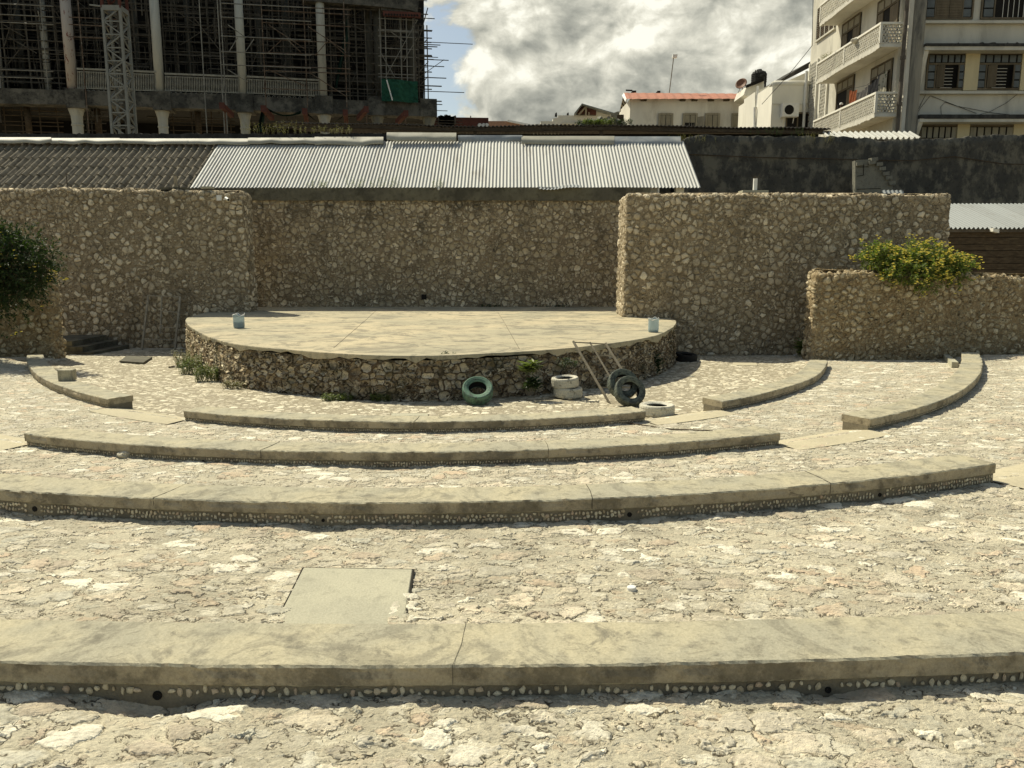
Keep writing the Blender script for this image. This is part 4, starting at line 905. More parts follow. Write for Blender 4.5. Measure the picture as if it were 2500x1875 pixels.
def weed(name,label,base,h,spread,nst,L,w,seed,mat,cat='weed',group=None,lean=0,flat=1.0):
    rs=np.random.RandomState(seed); base=Vector(base); th=thing(name,tuple(base),label,cat,group); m=MB(); st_=MB()
    for s in range(nst):
        b=base+Vector(((rs.rand()-.5)*spread,(rs.rand()-.5)*spread*.35*flat,0)); a=rs.rand()*6.28; hh=h*(.55+.6*rs.rand())
        tip=b+Vector((math.cos(a)*hh*.35+lean*hh,math.sin(a)*hh*.3,hh)); mid=(b+tip)/2+Vector((rs.randn()*.03,0,hh*.08))
        st_.tube([b,mid,tip],[.006,.004,.002],4,cap=False)
        for k in range(8):
            f=.2+.8*k/8; p=lerp(b,mid,f*2) if f<.5 else lerp(mid,tip,f*2-1); d=Vector((math.cos(a+k*2.4),math.sin(a+k*2.4),.35)); leafquad(m,p,d,Vector((0,0,1)),L*(.6+.7*rs.rand()),w)
    m.build('leaves',mat,th); st_.build('stems',mat,th); return th
g=G(1958,872); weed('wall_plant','leafy green plant growing at the foot of the low right wall corner',g+Vector((0,0,0)),.62,.25,12,.24,.11,3,M_weed,'plant')
g=G(2285,868); 
def blades(label,base,h,n,seed,spread=.12):
    rs=np.random.RandomState(seed); m=MB()
    for i in range(n):
        b=Vector(base)+Vector((rs.randn()*spread*.5,rs.randn()*.05,0)); a=rs.rand()*6.28; k=h*(.5+.6*rs.rand()); q=Vector((math.cos(a)*k*.18,math.sin(a)*k*.1,k)); s=Vector((.018,.006,0))
        m.add([b-s,b+s,b+q*.5+s*.8,b+q*.5-s*.8,b+q+Vector((q.x*.5,0,-.02))],[(0,1,2,3),(3,2,4)])
    return tag(m.build('grass_tuft',M_weed,org=tuple(base)),label,'grass tuft')
blades('tall green grass blades growing against the low right wall',g,.62,22,4)
p=PY(1290,815,0.0+16.75); weed('stage_plant','broad leaved green plant sprouting from the stage wall',PY(1292,915,16.62),.30,.18,12,.23,.085,6,M_weed,'plant')
p=PY(1290,912,16.6); weed('stage_plant','drooping leaves below the sprouting plant on the stage wall',PY(1300,955,16.5),.26,.3,10,.17,.08,16,M_leafdk,'plant')
g=G(1598,915); weed('stage_plant','dark leafy clump at the foot of the stage behind the leaning tyres',g+Vector((-.15,-.15,0)),.62,.45,20,.2,.1,7,M_leafdk,'plant')
for i,(x,y,h,sp,n,mt,l) in enumerate([(478,912,.55,.8,90,M_weed,'dense green weeds at the left foot of the stage'),(520,930,.46,.8,90,M_weed,'green weeds below the left curve of the stage'),(452,895,.5,.5,60,M_dry,'dry yellowish weeds at the far left foot of the stage'),(575,948,.22,.6,30,M_dry,'low dry weeds along the left stage foot'),(820,976,.16,.7,40,M_weed,'low green tuft under the stage, left of centre'),(930,978,.18,.4,26,M_weed,'small bright weed under the middle of the stage'),(655,925,.25,.3,14,M_weed,'small weed hanging on the left of the stage wall'),(1040,976,.12,.5,24,M_weed,'tiny weed tuft at the stage foot near the green tyre'),(1385,925,.2,.4,16,M_leafdk,'dark moss clump above the stacked tyres'),(1090,905,.16,.25,14,M_leafdk,'dark green sprout on the stage wall beside the square hole')]):
    g=G(x,y); 
    if i in(6,8,9): g=PY(x,y-28,16.75 if x>900 else 18.4); 
    else: g=g+Vector((0,-.06,-.02))
    weed('weed_clump',l,g,h,sp,n,.07,.035,20+i,mt)
for i,(x,h,sp,n,l) in enumerate([(1350,.10,1.6,40,'thin weeds along the foot of the back wall, right half'),(1200,.12,.9,30,'thin weeds at the foot of the back wall near centre')]):
    p=PZ(x,750,SZ); p.y=Yb-.12; weed('weed_clump',l,p,h,sp,n,.05,.03,40+i,M_leafdk)
for i,(x,y,h,sp,n,mt,l) in enumerate([(782,459,.42,1.0,26,M_weed,'weeds on roof edge, leftmost clump'),(868,460,.65,.8,22,M_weed,'taller weeds on roof edge left of centre'),(918,460,.55,.5,14,M_weed,'small weed clump in the middle of the roof edge'),(955,460,.7,.8,24,M_weed,'tallest weeds on the roof edge'),(1068,462,.6,.5,20,M_weed,'spiky weed on the roof edge above the lamp'),(665,330,.8,2.6,70,M_dry,'dry weeds growing along the ridge behind the bright roof, left'),(790,328,.5,2.8,70,M_dry,'low dry weeds along the ridge, near the rusty roof'),(1690,350,.55,2.6,50,M_dry,'dry creeper on top of the dark wall next to the tin roof'),(1900,330,.5,3.0,50,M_leafdk,'dark creeper on top of the blackened wall, middle'),(1995,350,.8,1.8,40,M_dry,'dry creeper hanging on the dark wall near the bright sheet')]):
    Yq={5:YR+.8,6:YR+.8,7:YD-.05,8:YD+.1,9:YD-.1}.get(i,YE-.03); weed('roof_weed',l,PY(x,y,Yq),h*.75,sp,int(n*.55),.08,.035,60+i,mt)
# ============================================================ buildings behind
def plane_frame(pxa,Ya,pxb,Yb_):
    A=Vector((PY(pxa,600,Ya).x,Ya,0)); B=Vector((PY(pxb,600,Yb_).x,Yb_,0)); u=(B-A).normalized(); n=Vector((-u.y,u.x,0))   # n points away from the camera
    def at(px,py,off=0.0):
        v=ray(px,py); o=A+n*off; d=(o-Vector((0,0,EYE))).dot(n)/v.dot(n); return Vector((0,0,EYE))+v*d
    return A,u,n,at
# ---- the scaffolded shell
A,u,n,fa=plane_frame(0,64,1063,70)
cb=thing('building_shell',(fa(600,300).x,fa(600,300).y,0),'tall dark building shell under reconstruction filled with scaffolding, at left','building')
def fbox(m,px0,px1,py0,py1,o0,o1,mi=0,atf=None):
    atf=atf or fa
    a=atf(px0,(py0+py1)/2,o0); b=atf(px1,(py0+py1)/2,o0); zt=atf((px0+px1)/2,py0,o0).z; zb=atf((px0+px1)/2,py1,o0).z
    d=(o1-o0)
    for z0,z1 in ((zb,zt),):
        P=[Vector((a.x,a.y,z0)),Vector((b.x,b.y,z0)),Vector((b.x,b.y,z1)),Vector((a.x,a.y,z1))]
        m.prism(P,(b-a).normalized().cross(Vector((0,0,-1)))*d if False else NRM[0]*d,mi)
NRM=[n]
m=MB(); 
# beam in two tilted lengths
for (x0,x1,t0,t1,b0,b1) in ((-30,180,214,220,252,256),(180,640,220,232,256,270),(640,1064,236,252,272,285)):
    P=[fa(x0,b0),fa(x1,b1),fa(x1,t1),fa(x0,t0)]; m.prism(P,n*1.3)
m.build('floor_beam',M_shellcap,cb,recalc=True)
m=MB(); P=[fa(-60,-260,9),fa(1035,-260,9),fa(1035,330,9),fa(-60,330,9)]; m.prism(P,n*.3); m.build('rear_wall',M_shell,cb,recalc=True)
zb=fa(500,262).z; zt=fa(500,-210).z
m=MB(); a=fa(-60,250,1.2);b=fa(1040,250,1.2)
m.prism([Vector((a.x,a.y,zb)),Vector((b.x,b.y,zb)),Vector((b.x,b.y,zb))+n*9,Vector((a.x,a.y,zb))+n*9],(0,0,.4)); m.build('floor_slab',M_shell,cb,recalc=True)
m=MB(); a=fa(-60,250,-.4);b=fa(1040,250,-.4); m.prism([Vector((a.x,a.y,zt)),Vector((b.x,b.y,zt)),Vector((b.x,b.y,zt))+n*10,Vector((a.x,a.y,zt))+n*10],(0,0,.5)); m.build('shade_slab',M_shell,cb,recalc=True)  # unseen slab above the view, added to block sky light from the interior
m=MB(); a=fa(-60,250,0); m.prism([Vector((a.x,a.y,0)),Vector((a.x,a.y,0))+n*10,Vector((a.x,a.y,zt))+n*10,Vector((a.x,a.y,zt))],-u*.4); m.build('shade_end_wall',M_shell,cb,recalc=True)  # unseen side wall left of the view, added to keep the interior dark
# upper corner of the facade at the right
m=MB(); m.prism([fa(735,-60),fa(1022,-60),fa(1022,12),fa(1017,30),fa(1000,24),fa(930,16),fa(735,0)],n*1.2); m.prism([fa(930,14,.2),fa(1022,14,.2),fa(1020,34,.2),fa(930,24,.2)],n*.8); m.build('upper_beam',M_shellcap,cb,recalc=True)
# columns
def column(px0,py0,px1,py1,r,mat,name='column',off=.5,fl=False):
    a=fa(px1,py1,off); b=Vector((a.x,a.y,fa(px0,py0,off).z)); m=MB()
    if fl: m.lathe([(r,0),(r,b.z-a.z)],a,48,rad=lambda an,z:1-.06*(int(an/(2*math.pi)*48)%2))
    else: m.tube([a,b],r,18)
    m.build(name,mat,cb,smooth=not fl); return a
for px,mt,rr in ((178,M_peel,.40),(392,M_colu,.37),(594,M_colu,.35),(789,M_colu,.36)):
    column(px,-60,px,238 if px>300 else 222,rr,mt)
for px,w_ in ((186,.42),(396,.38),(597,.38),(792,.40),(921,.40),(1047,.42)):
    yb=262+ (px/1063)*26; a=fa(px,yb,.6); z=a.z
    m=MB(); m.lathe([(w_,-9),(w_,-1.35),(w_*1.12,-1.30),(w_*1.12,-1.2),(w_*1.0,-1.15),(w_*1.08,-.55),(w_*1.35,-.18),(w_*1.5,0),(.01,0)],(a.x,a.y,z),48,rad=lambda an,zz:1-.05*(int(an/(2*math.pi)*48)%2)); m.build('fluted_column',M_colu if px<900 else M_block,cb)
    m=MB(); p=fa(px,yb-2,-.12); m.obox(Vector((p.x,p.y,z+.72))+n*.8,u*.72,n*.85,(0,0,.74)); m.build('capital_block',M_shellcap,cb)
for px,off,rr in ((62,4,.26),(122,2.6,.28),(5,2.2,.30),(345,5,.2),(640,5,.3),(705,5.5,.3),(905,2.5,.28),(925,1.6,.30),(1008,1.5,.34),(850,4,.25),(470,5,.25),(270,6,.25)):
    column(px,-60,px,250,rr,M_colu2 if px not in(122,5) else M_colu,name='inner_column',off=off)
for px in (66,236,480): column(px,262,px+6,330,.24,M_wood2,name='prop',off=1.5)
# boards on the rear wall
m=MB(); rs=np.random.RandomState(4)
zz=zb+.5
while zz<zt:
    x0=0
    a=fa(-50,200,8.8); b=fa(1030,200,8.8); L=(b-a).length; s_=0
    while s_<L:
        l=1.5+rs.rand()*4
        if rs.rand()<.62: 
            p=a+(b-a)*(s_/L); q=a+(b-a)*(min(L,s_+l*.9)/L); p=Vector((p.x,p.y,zz)); q=Vector((q.x,q.y,zz)); m.bar(p,q,.12,.22)
        s_+=l
    zz+=.52
m.build('wall_boards',M_board,cb)
# balustrades between the columns
def balustrade(px0,px1,t0,t1,b0,b1,lab,nb):
    th=thing('balustrade',tuple(fa((px0+px1)/2,b0,.2)),lab,'railing','cast balustrades on the building shell')
    def f(k,y0,y1): return fa(px0+(px1-px0)*k,y0+(y1-y0)*k,.2)
    m=MB(); m.bar(f(0,t0,t1),f(1,t0,t1),.14,.14); m.build('top_rail',M_bal,th); m=MB(); m.bar(f(0,b0-3,b1-3),f(1,b0-3,b1-3),.08,.07); m.build('bottom_rail',M_bal,th)
    m=MB(); m.bar(f(0,t0+6,t1+6),f(1,t0+6,t1+6),.04,.04)
    for i in range(nb):
        k=(i+.5)/nb; a=f(k,b0-3,b1-3); b=f(k,t0+5,t1+5); L=b-a
        m.tube([a,a+L*.08,a+L*.15,a+L*.5,a+L*.85,a+L*.95,b],[.03,.05,.03,.045,.03,.055,.03],5)
        if i%3==0: c=a-Vector((0,0,.22)); m.tube([c+Vector((.11*math.cos(q),0,.11*math.sin(q))) for q in np.linspace(0,6.283,9)],.022,4,cap=False)
    m.build('balusters',M_bal,th)
balustrade(188,382,168,176,218,225,'cast balustrade between the peeling column and the second column',46)
balustrade(402,585,180,187,224,230,'cast balustrade between the second and third columns',44)
balustrade(603,780,187,196,230,238,'cast balustrade between the third and fourth columns',42)
# scaffolds
def coupler(m,p,r=.07): m.obox(p,(r,0,0),(0,r,0),(0,0,r*1.1))
def scaffold(label,vx,hy,off,y0,y1,mat,depth=0,r=.045,diag=(),cat='scaffold',grp='scaffolds inside the building shell',jit=.0,hx=None,seed=1,couplers=True):
    rs=np.random.RandomState(seed); th=thing('scaffold',tuple(fa(vx[0],y1,off)),label,cat,grp)
    offs=[off]+([off+depth] if depth else [])
    for o in offs:
        for px in vx:
            a=fa(px,y1,o); b=Vector((a.x,a.y,fa(px,y0,o).z))+u*rs.randn()*jit; m=MB(); m.tube([a,b],r,6); m.build('upright',mat,th)
        for py in hy:
            hh=hx or (vx[0],vx[-1]); a=fa(hh[0],py,o); b=fa(hh[1],py+ (hh[1]-hh[0])*.012,o); b.z=a.z+rs.randn()*jit*.4; m=MB(); m.tube([a-u*.3,b+u*.3],r*.85,6)
            m.build('ledger',mat,th)
    for (xa,ya,xb,yb) in diag:
        m=MB(); m.tube([fa(xa,ya,off-.05),fa(xb,yb,off-.05)],r*.8,6); m.build('brace',mat,th)
    return th
scaffold('rust streaked scaffold bay in front of the third and fourth columns',(650,751,847),(13,25,55,96,128,160,172,216),-.9,-40,262,M_rpipe,diag=((655,60,745,120),(752,65,845,125),(655,170,745,210),(752,175,845,235),(690,95,655,128),(700,95,735,128),(800,100,770,135),(805,100,845,135)))
scaffold('pale double tube scaffold bay with truss ledgers beside the third column',(506,549,556),(8,42,88,126,158),-1.3,-40,330,M_steel,diag=((556,60,600,92),(556,170,605,200),(560,125,580,92),(600,125,620,95)),hx=(549,750),grp='scaffolds inside the building shell')
scaffold('thin rusty upright pole with cross tubes left of the crane mast',(218,),(42,60,90),-.5,-40,330,M_rpipe,hx=(178,275))
scaffold('dark scaffold of many tubes at the far left bay',(8,24,82,110,150),(8,36,50,70,95,117,141,168,186,199),.9,-40,260,M_dpipe,depth=1.4,r=.05,jit=.05,seed=3,diag=((45,0,8,120),(8,60,60,90),(20,90,90,130)))
scaffold('brighter horizontal scaffold tubes across the far left bay',(5,120),(9,35,54,170,188),.3,-40,240,M_steel,r=.04,seed=4)
scaffold('scaffold behind the crane mast',(210,250,300,340,375),(20,55,80,98,122,150),1.8,-40,250,M_dpipe,depth=1.6,r=.05,jit=.08,seed=5)
scaffold('scaffold in the bay right of the second column',(410,440,470,520,560),(15,40,58,76,100,125,150),1.6,-40,250,M_dpipe,depth=1.6,r=.05,jit=.08,seed=6,diag=((420,20,480,60),(440,110,520,60)))
scaffold('scaffold behind the third column bay',(620,675,715,760),(10,38,70,110,140,175,200),1.8,-40,255,M_dpipe,depth=1.5,r=.05,jit=.06,seed=7)
scaffold('scaffold tangle left of the green net',(812,855,875,898,935),(20,57,75,95,127,150,180,197,215,232),.6,-40,262,M_dpipe,depth=1.8,r=.05,jit=.06,seed=8,diag=((900,65,960,190),(905,80,850,60)))
scaffold('scaffold tangle above the green net',(932,945,982,996,1012),(45,72,75,88,117,137,160,180,188),.4,-10,245,M_steel,depth=1.2,r=.04,jit=.05,seed=9,diag=((1018,50,940,190),(930,130,965,190),(955,78,985,100),(985,150,1020,90)))
scaffold('open scaffold tower silhouetted against the sky at the corner',(1024,1037,1046),(75,92,118,134,160,175,217),.2,62,258,M_dpipe,depth=1.1,r=.05,jit=.02,seed=10,diag=((1024,118,1046,92),(1024,175,1046,150),(1024,210,1046,185),(1024,92,1032,62)))
scaffold('long loose tubes sticking out of the corner tower to the right',(1016,),(208,245),.1,40,255,M_dpipe,hx=(1005,1070),r=.06,seed=11)
# lower storey tubes
for i,(x0,x1,ys_,l) in enumerate([(0,160,(268,281,296,305,320),'tubes in the lower storey, far left'),(200,265,(270,283,300,318),'tubes in the lower storey left of the crane mast'),(410,580,(292,296,305,318),'tubes in the lower storey under the long balustrade')]):
    scaffold(l,tuple(np.linspace(x0+15,x1-15,4)),ys_,1.6,262,335,M_wood2 if i!=1 else M_dpipe,r=.05,jit=.03,seed=20+i)
# unlit depth of the shell: one closed mass of struts far back
m=MB(); rs=np.random.RandomState(12)
for i in range(800):
    px=rs.rand()*1040-20; py=rs.rand()*330-30; o=.7+rs.rand()*7
    a=fa(px,py,o)
    k=rs.rand()
    if k<.45: b=a+Vector((0,0,2+3*rs.rand()))
    elif k<.85: b=a+u*(2+4*rs.rand())
    else: b=a+u*(1.5*rs.randn())+Vector((0,0,1.5+rs.rand()*2))
    if fa(1,1).z: 
        if a.z>3: m.tube([a,b],.035+.02*rs.rand(),4,cap=False)
tag(m.build('scaffold_tangle',M_dpipe,org=tuple(fa(500,300,4))),'dense dim tangle of scaffold tubes deep inside the building shell','scaffolding',kind='stuff')
# red brackets
for i,(px,py,s_,lab) in enumerate([(542,258,-1,'red steel bracket left of the third column'),(643,265,-1,'red steel bracket just right of the third column'),(744,272,0,'red steel bracket between third and fourth columns'),(843,275,0,'red steel bracket right of the fourth column'),(894,267,1,'raised red steel bracket left of the fluted column'),(991,277,1,'rightmost red steel bracket near the building corner')]):
    p=fa(px,py,-2.0); th=thing('steel_bracket',tuple(p),lab,'bracket','red steel brackets under the floor beam')
    q=p+n*1.7-u*(.7 if s_>0 else -.45 if s_<0 else 0)-Vector((0,0,.45)); m=MB(); m.bar(p,q,.34,.40); m.build('beam_arm',M_red,th)
    m=MB(); m.bar(p-n*.06-Vector((0,0,.0)),p+n*.02,.42,.50); m.build('end_plate',M_red,th); m=MB(); m.tube([p+n*1.2-Vector((0,0,.2)),p+n*1.2-Vector((0,0,3.5))],.06,6); m.build('prop',M_rpipe,th)
# perforated red beams at the corner
th=thing('perforated_beam',tuple(fa(975,40,.1)),'red perforated steel beam across the top right corner of the shell','beam')
m=MB(); m.bar(fa(935,33,.1),fa(1027,38,.1),.3,.40); m.build('beam_web',M_red,th)
m=MB(); 
for i in range(12):
    p=fa(942+7*i,35.5+.2*i,-.06); m.tube([p,p+n*.02],.10,8)
m.build('beam_holes',M_dark,th)
# green nets
def net(pts,label,off,seed,sag=0.0,nu=16,nv=8):
    rs=np.random.RandomState(seed); th_=[]; a,b,c_,d_=[fa(*p,off) for p in pts]; G_=[]
    for j in range(nv+1):
        r_=[]
        for i in range(nu+1):
            s=i/nu;t_=j/nv; p=(a*(1-s)+b*s)*(1-t_)+(d_*(1-s)+c_*s)*t_; p=p+n*(.12*math.sin(s*9+seed)+.05*rs.randn())-Vector((0,0,sag*4*s*(1-s)*(1-t_*.3))); r_.append(tuple(p))
        G_.append(r_)
    m=MB(); m.grid(np.array(G_)); return tag(m.build('debris_net',M_darkgreen,org=tuple(a)),label,'net','green debris nets on the building shell')
net([(931,191),(1019,199),(1021,251),(932,246)],'large green debris net on the corner of the floor beam',-.5,1)
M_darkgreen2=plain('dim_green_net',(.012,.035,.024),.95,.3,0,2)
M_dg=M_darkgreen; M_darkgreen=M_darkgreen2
net([(645,258),(735,270),(735,278),(645,266)],'dim green net sagging left of the middle bracket',-1.0,3,sag=.5)
net([(748,272),(838,280),(836,286),(750,280)],'dim green net sagging right of the middle bracket',-1.0,4,sag=.9)
net([(640,262),(648,262),(640,322),(628,322)],'narrow green net hanging from the bracket by the third column',-1.2,5)
net([(847,45),(850,95),(822,215),(816,215)],'narrow green net strip hanging beside the rusty upright',-.4,6)
m=MB(); m.tube([fa(944,195,-.7),fa(958,245,-.7)],.06,6); tag(m.build('white_pole',M_pvc,org=tuple(fa(958,245,-.7))),'short white pole leaning on the large green net','pole')
# ---- crane mast
YM=60.0
cm_=PY(302,300,YM); mast=thing('crane_mast',(cm_.x,cm_.y,0),'white lattice crane mast with red upper section in front of the shell','crane mast')
hw=.62; ang=R(3); e1=Vector((math.cos(ang),math.sin(ang),0)); e2=Vector((-math.sin(ang),math.cos(ang),0)); cc0=Vector((cm_.x,cm_.y,0))
cor=[cc0+e1*sx_*hw+e2*sy_*hw for sx_,sy_ in((-1,-1),(1,-1),(1,1),(-1,1))]
zlo=4.0; zsp=ZY(26,YM); zhi=ZY(-60,YM); dzm=(ZY(60,YM)-ZY(92,YM))
for (za,zb_,mt,nm) in ((zlo,zsp,M_mast,'mast_section'),(zsp,zhi,M_red,'red_mast_section')):
    m=MB()
    for c_ in cor: m.bar((c_.x,c_.y,za),(c_.x,c_.y,zb_),.17,.17,up=(0,1,0))
    z=zb_; k=0
    while z-dzm>za-.01:
        for f in range(4):
            a=cor[f];b=cor[(f+1)%4]; m.bar((a.x,a.y,z),(b.x,b.y,z),.09,.09)
            if (k+f)%2: m.bar((a.x,a.y,z),(b.x,b.y,z-dzm),.085,.085)
            else: m.bar((b.x,b.y,z),(a.x,a.y,z-dzm),.085,.085)
        z-=dzm;k+=1
    m.build(nm,mt,mast)
m=MB()
for f in range(4): a=cor[f];b=cor[(f+1)%4]; m.bar((a.x,a.y,zsp),(b.x,b.y,zsp),.2,.35)
m.bar(cor[0]+Vector((-.9,0,zsp+.2)),cor[0]+Vector((0,0,zsp+.1)),.1,.1); m.build('joint_collar',M_mast,mast)
m=MB(); m.tube([cc0+Vector((.2,0,4)),cc0+Vector((.2,0,zhi))],.12,8); m.build('inner_cable_duct',M_shellcap,mast)

# ---- apartment block on the right
YF=48.0; XB=PY(2140,224,YF).x; XW=PY(2192,224,YF).x; XP0=PY(2213,150,YF-.35).x; XP1=PY(2223,150,YF-.35).x; XP2=PY(2252,150,YF-.35).x
ap=thing('apartment_block',(26,50,0),'weathered cream apartment block with lattice balconies at the right edge','building')
z_top=32.0
m=MB(); m.box(XW,52.,YF+.35,PX(1973,240,XW).y,0,z_top); m.build('walls',M_ivory,ap)
# front pillar and drainpipe
p=PY(2205,200,YF); q=PY(2240,200,YF)
m=MB(); m.box(XP1,XP2,YF-.35,YF+.35,0,z_top); m.build('corner_pillar',M_pillar,ap)
m=MB(); m.box(XP0,XP1-.004,YF-.30,YF+.3,0,z_top); m.build('pillar_edge',M_white,ap)
m=MB(); XD=PY(2204,150,YF-.5).x; m.tube([(XD,YF-.5,0),(XD,YF-.5,z_top)],.11,10)
for zc in (6.,9.3,12.,14.6): m.tube([(XD,YF-.5,zc),(XD,YF-.5,zc+.2)],.15,10)
m.build('drainpipe',M_rust,ap,smooth=False)
# front facade bands  (crop pixels -> px,py)
fp=lambda x,y:(2220+x*.2050,y*.2050)
def fr(x0,y0,x1,y1,y_0,y_1,name,mat,par=ap):
    a=PY(*fp(x0,y0),YF+.3); b=PY(*fp(x1,y1),YF+.3); m=MB(); m.box(a.x,b.x,YF+.35-y_0,YF+.35+y_1,b.z,a.z); return m.build(name,mat,par)
XR=52.
def zf(y): return ZY(y*.2050,YF)
def band(y0,y1,depth,name,mat,x0=None):
    x0=XP2+.01 if x0 is None else x0
    m=MB(); m.box(x0,XR,YF+.35-depth,YF+.36,zf(y1),zf(y0)); return m.build(name,mat,ap)
band(238,270,.28,'sill_ledge',M_ivory); band(1080,1112,.28,'sill_ledge',M_ivory)
band(548,580,.95,'canopy_slab',M_moss); band(582,626,.90,'canopy_fascia',M_ivory)
band(1385,1432,.95,'canopy_slab',M_moss); band(1434,1470,.90,'canopy_fascia',M_ivory)
# ragged black mould above the canopies
def mould(y0,y1,seed):
    rs=np.random.RandomState(seed); k=260; xs=np.linspace(XP2+.01,36,k); t=np.interp(np.arange(k),np.arange(0,k+4,4),rs.rand(len(np.arange(0,k+4,4))))
    m=MB(); A=np.stack([np.c_[xs,np.full(k,YF+.34),np.full(k,zf(y1))],np.c_[xs,np.full(k,YF+.335),zf(y1)+(zf(y0)-zf(y1))*(.45+.55*t)]]); m.grid(A); m.build('mould_stain',M_moss,ap)
mould(480,560,1); mould(1365,1395,2)
# window openings recessed: dark panel + frame + panes
def window(x0,x1,y0,y1,style,rec=.02,mat=M_shut):
    a=PY(*fp(x0,y0),YF+.35); b=PY(*fp(x1,y1),YF+.35); z0,z1=b.z,a.z; X0,X1=a.x,b.x; Y=YF+.33; W_=X1-X0;H=z1-z0
    m=MB(); m.box(X0,X1,Y-.0,Y+.06,z0,z1); wn=m.build('window',M_dark,ap)
    m=MB(); t=.09
    m.box(X0,X0+t,Y-.09,Y-.005,z0,z1);m.box(X1-t,X1,Y-.09,Y-.005,z0,z1);m.box(X0+t,X1-t,Y-.09,Y-.005,z1-t,z1);m.box(X0+t,X1-t,Y-.09,Y-.005,z0,z0+t)
    zt_=z0+H*.70 if style!='low' else z0+H*.1
    m.box(X0+t,X1-t,Y-.085,Y-.005,zt_-t*.6,zt_+t*.6)
    if style!='low':
        for f in (.22,.78): m.box(X0+W_*f-t*.4,X0+W_*f+t*.4,Y-.08,Y-.006,z0+t,zt_-t*.6)
    m.build('frame',mat,wn)
    m=MB(); k=6
    for i in range(k):
        xa=X0+t+(W_-2*t)*i/k; xb=X0+t+(W_-2*t)*(i+1)/k; m.box(xa+.05,xb-.05,Y-.055,Y-.02,zt_+t*.6+.04,z1-t-.04)
    if style!='low':
        for f0,f1 in ((.05,.20),(.80,.95)):
            for r_ in range(3): zz0=z0+t+.02+(zt_-z0-t)*r_/3; m.box(X0+W_*f0,X0+W_*f1,Y-.055,Y-.02,zz0+.03,zz0+(zt_-z0-t)/3-.05)
    m.build('pane',M_glass if style!='low' else M_shutp,wn)
    if style=='open':
        m=MB()
        for i in range(7): zz_=z0+.12+(zt_-z0-.2)*i/7; m.tube([(X0+W_*.36,Y-.04,zz_),(X0+W_*.64,Y-.04,zz_)],.018,5)
        m.build('window_bar',M_white,wn)
        m=MB(); m.bar((X0+W_*.25,Y-.08,(z0+zt_)/2),(X0+W_*.36,Y-.42,(z0+zt_)/2),.05,zt_-z0-.2); m.build('shutter',M_shut,wn)
        m=MB(); m.bar((X0+W_*.78,Y-.08,(z0+zt_)/2),(X0+W_*.70,Y-.45,(z0+zt_)/2),.05,zt_-z0-.2); m.build('shutter',M_shut,wn)
    if style=='shut':
        m=MB()
        for i in range(16): zz_=z0+.12+(zt_-z0-.2)*i/16; m.box(X0+W_*.24,X0+W_*.5,Y-.08,Y-.03,zz_,zz_+.07); m.box(X0+W_*.51,X0+W_*.76,Y-.08,Y-.03,zz_,zz_+.07)
        m.build('shutter',M_shut,wn)
    if style=='bars':
        m=MB()
        for i in range(6): x_=X0+W_*(.36+.085*i); m.tube([(x_,Y-.05,z0+.1),(x_,Y-.05,z1-.1)],.02,5)
        m.build('window_bar',M_white,wn)
    return wn
window(205,745,-260,232,'shut'); window(880,1560,-260,232,'bars')
window(215,670,632,1072,'open'); window(800,1345,632,1072,'open')
window(120,570,1490,1680,'low'); window(700,1240,1492,1680,'low')
window(1560,2300,632,1072,'shut'); window(1420,2000,1492,1680,'low'); window(1700,2300,-260,232,'shut')
# piers between windows in warmer plaster
for x0,x1,y0,y1 in ((672,798,626,1080),(1347,1500,626,1080),(572,698,1470,1690),(1242,1400,1470,1690)):
    a=PY(*fp(x0,y0),YF+.3);b=PY(*fp(x1,y1),YF+.3); m=MB(); m.box(a.x,b.x,YF+.22,YF+.352,b.z,a.z-.005); m.build('pier',M_cream,ap)
# slanting side fins under the canopies
for y0,y1 in ((560,1040),(1434,1700)):
    zt1=zf(y0);zb1=zf(y1); m=MB(); m.prism([(XP2+.02,YF-.58,zt1),(XP2+.02,YF+.34,zt1),(XP2+.02,YF+.34,zb1),(XP2+.02,YF+.2,zb1)],(.25,0,0)); m.build('side_fin',M_white,ap,recalc=True)
# cables on the facade
for i,pl in enumerate([[(255,1140),(470,1225),(640,1290),(800,1350)],[(380,1370),(375,1270),(430,1215),(560,1262),(1000,1345),(1200,1365)],[(780,1380),(960,1330),(1150,1230),(1320,1095)],[(200,1115),(100,1320),(40,1440)],[(250,1140),(130,1290),(50,1420)]]):
    m=MB(); m.tube([PY(*fp(x,y),YF+.30) for x,y in pl],.014,4); m.build('cable',M_dark,ap)
# side facade: balconies.  crop3 mapping
sp=lambda x,y:(1960+x*.2049,y*.2049)
def W3(x,y,X=XW): return PX(*sp(x,y),X)
def lattice(P0,P1,zlo_,zhi_,nrm,name,par,rows=6,pitch=.24,t=.06):
    """hole pattern: staggered bars between two rails"""
    P0=Vector(P0);P1=Vector(P1);d=(P1-P0);L=d.length;d.normalize(); m=MB(); H=zhi_-zlo_; rh=H/rows; nc=int(L/pitch)
    for r_ in range(rows+1):
        z=zlo_+rh*r_; m.bar((P0.x,P0.y,z),(P1.x,P1.y,z),.07,t)
    for r_ in range(rows):
        for c_ in range(nc+1):
            s=(c_+(.5 if r_%2 else 0))*pitch
            if s>L: continue
            q=P0+d*s; m.bar((q.x,q.y,zlo_+rh*r_),(q.x,q.y,zlo_+rh*(r_+1)),t*1.3,.07,up=tuple(nrm))
    return m.build(name,M_lattice,par)
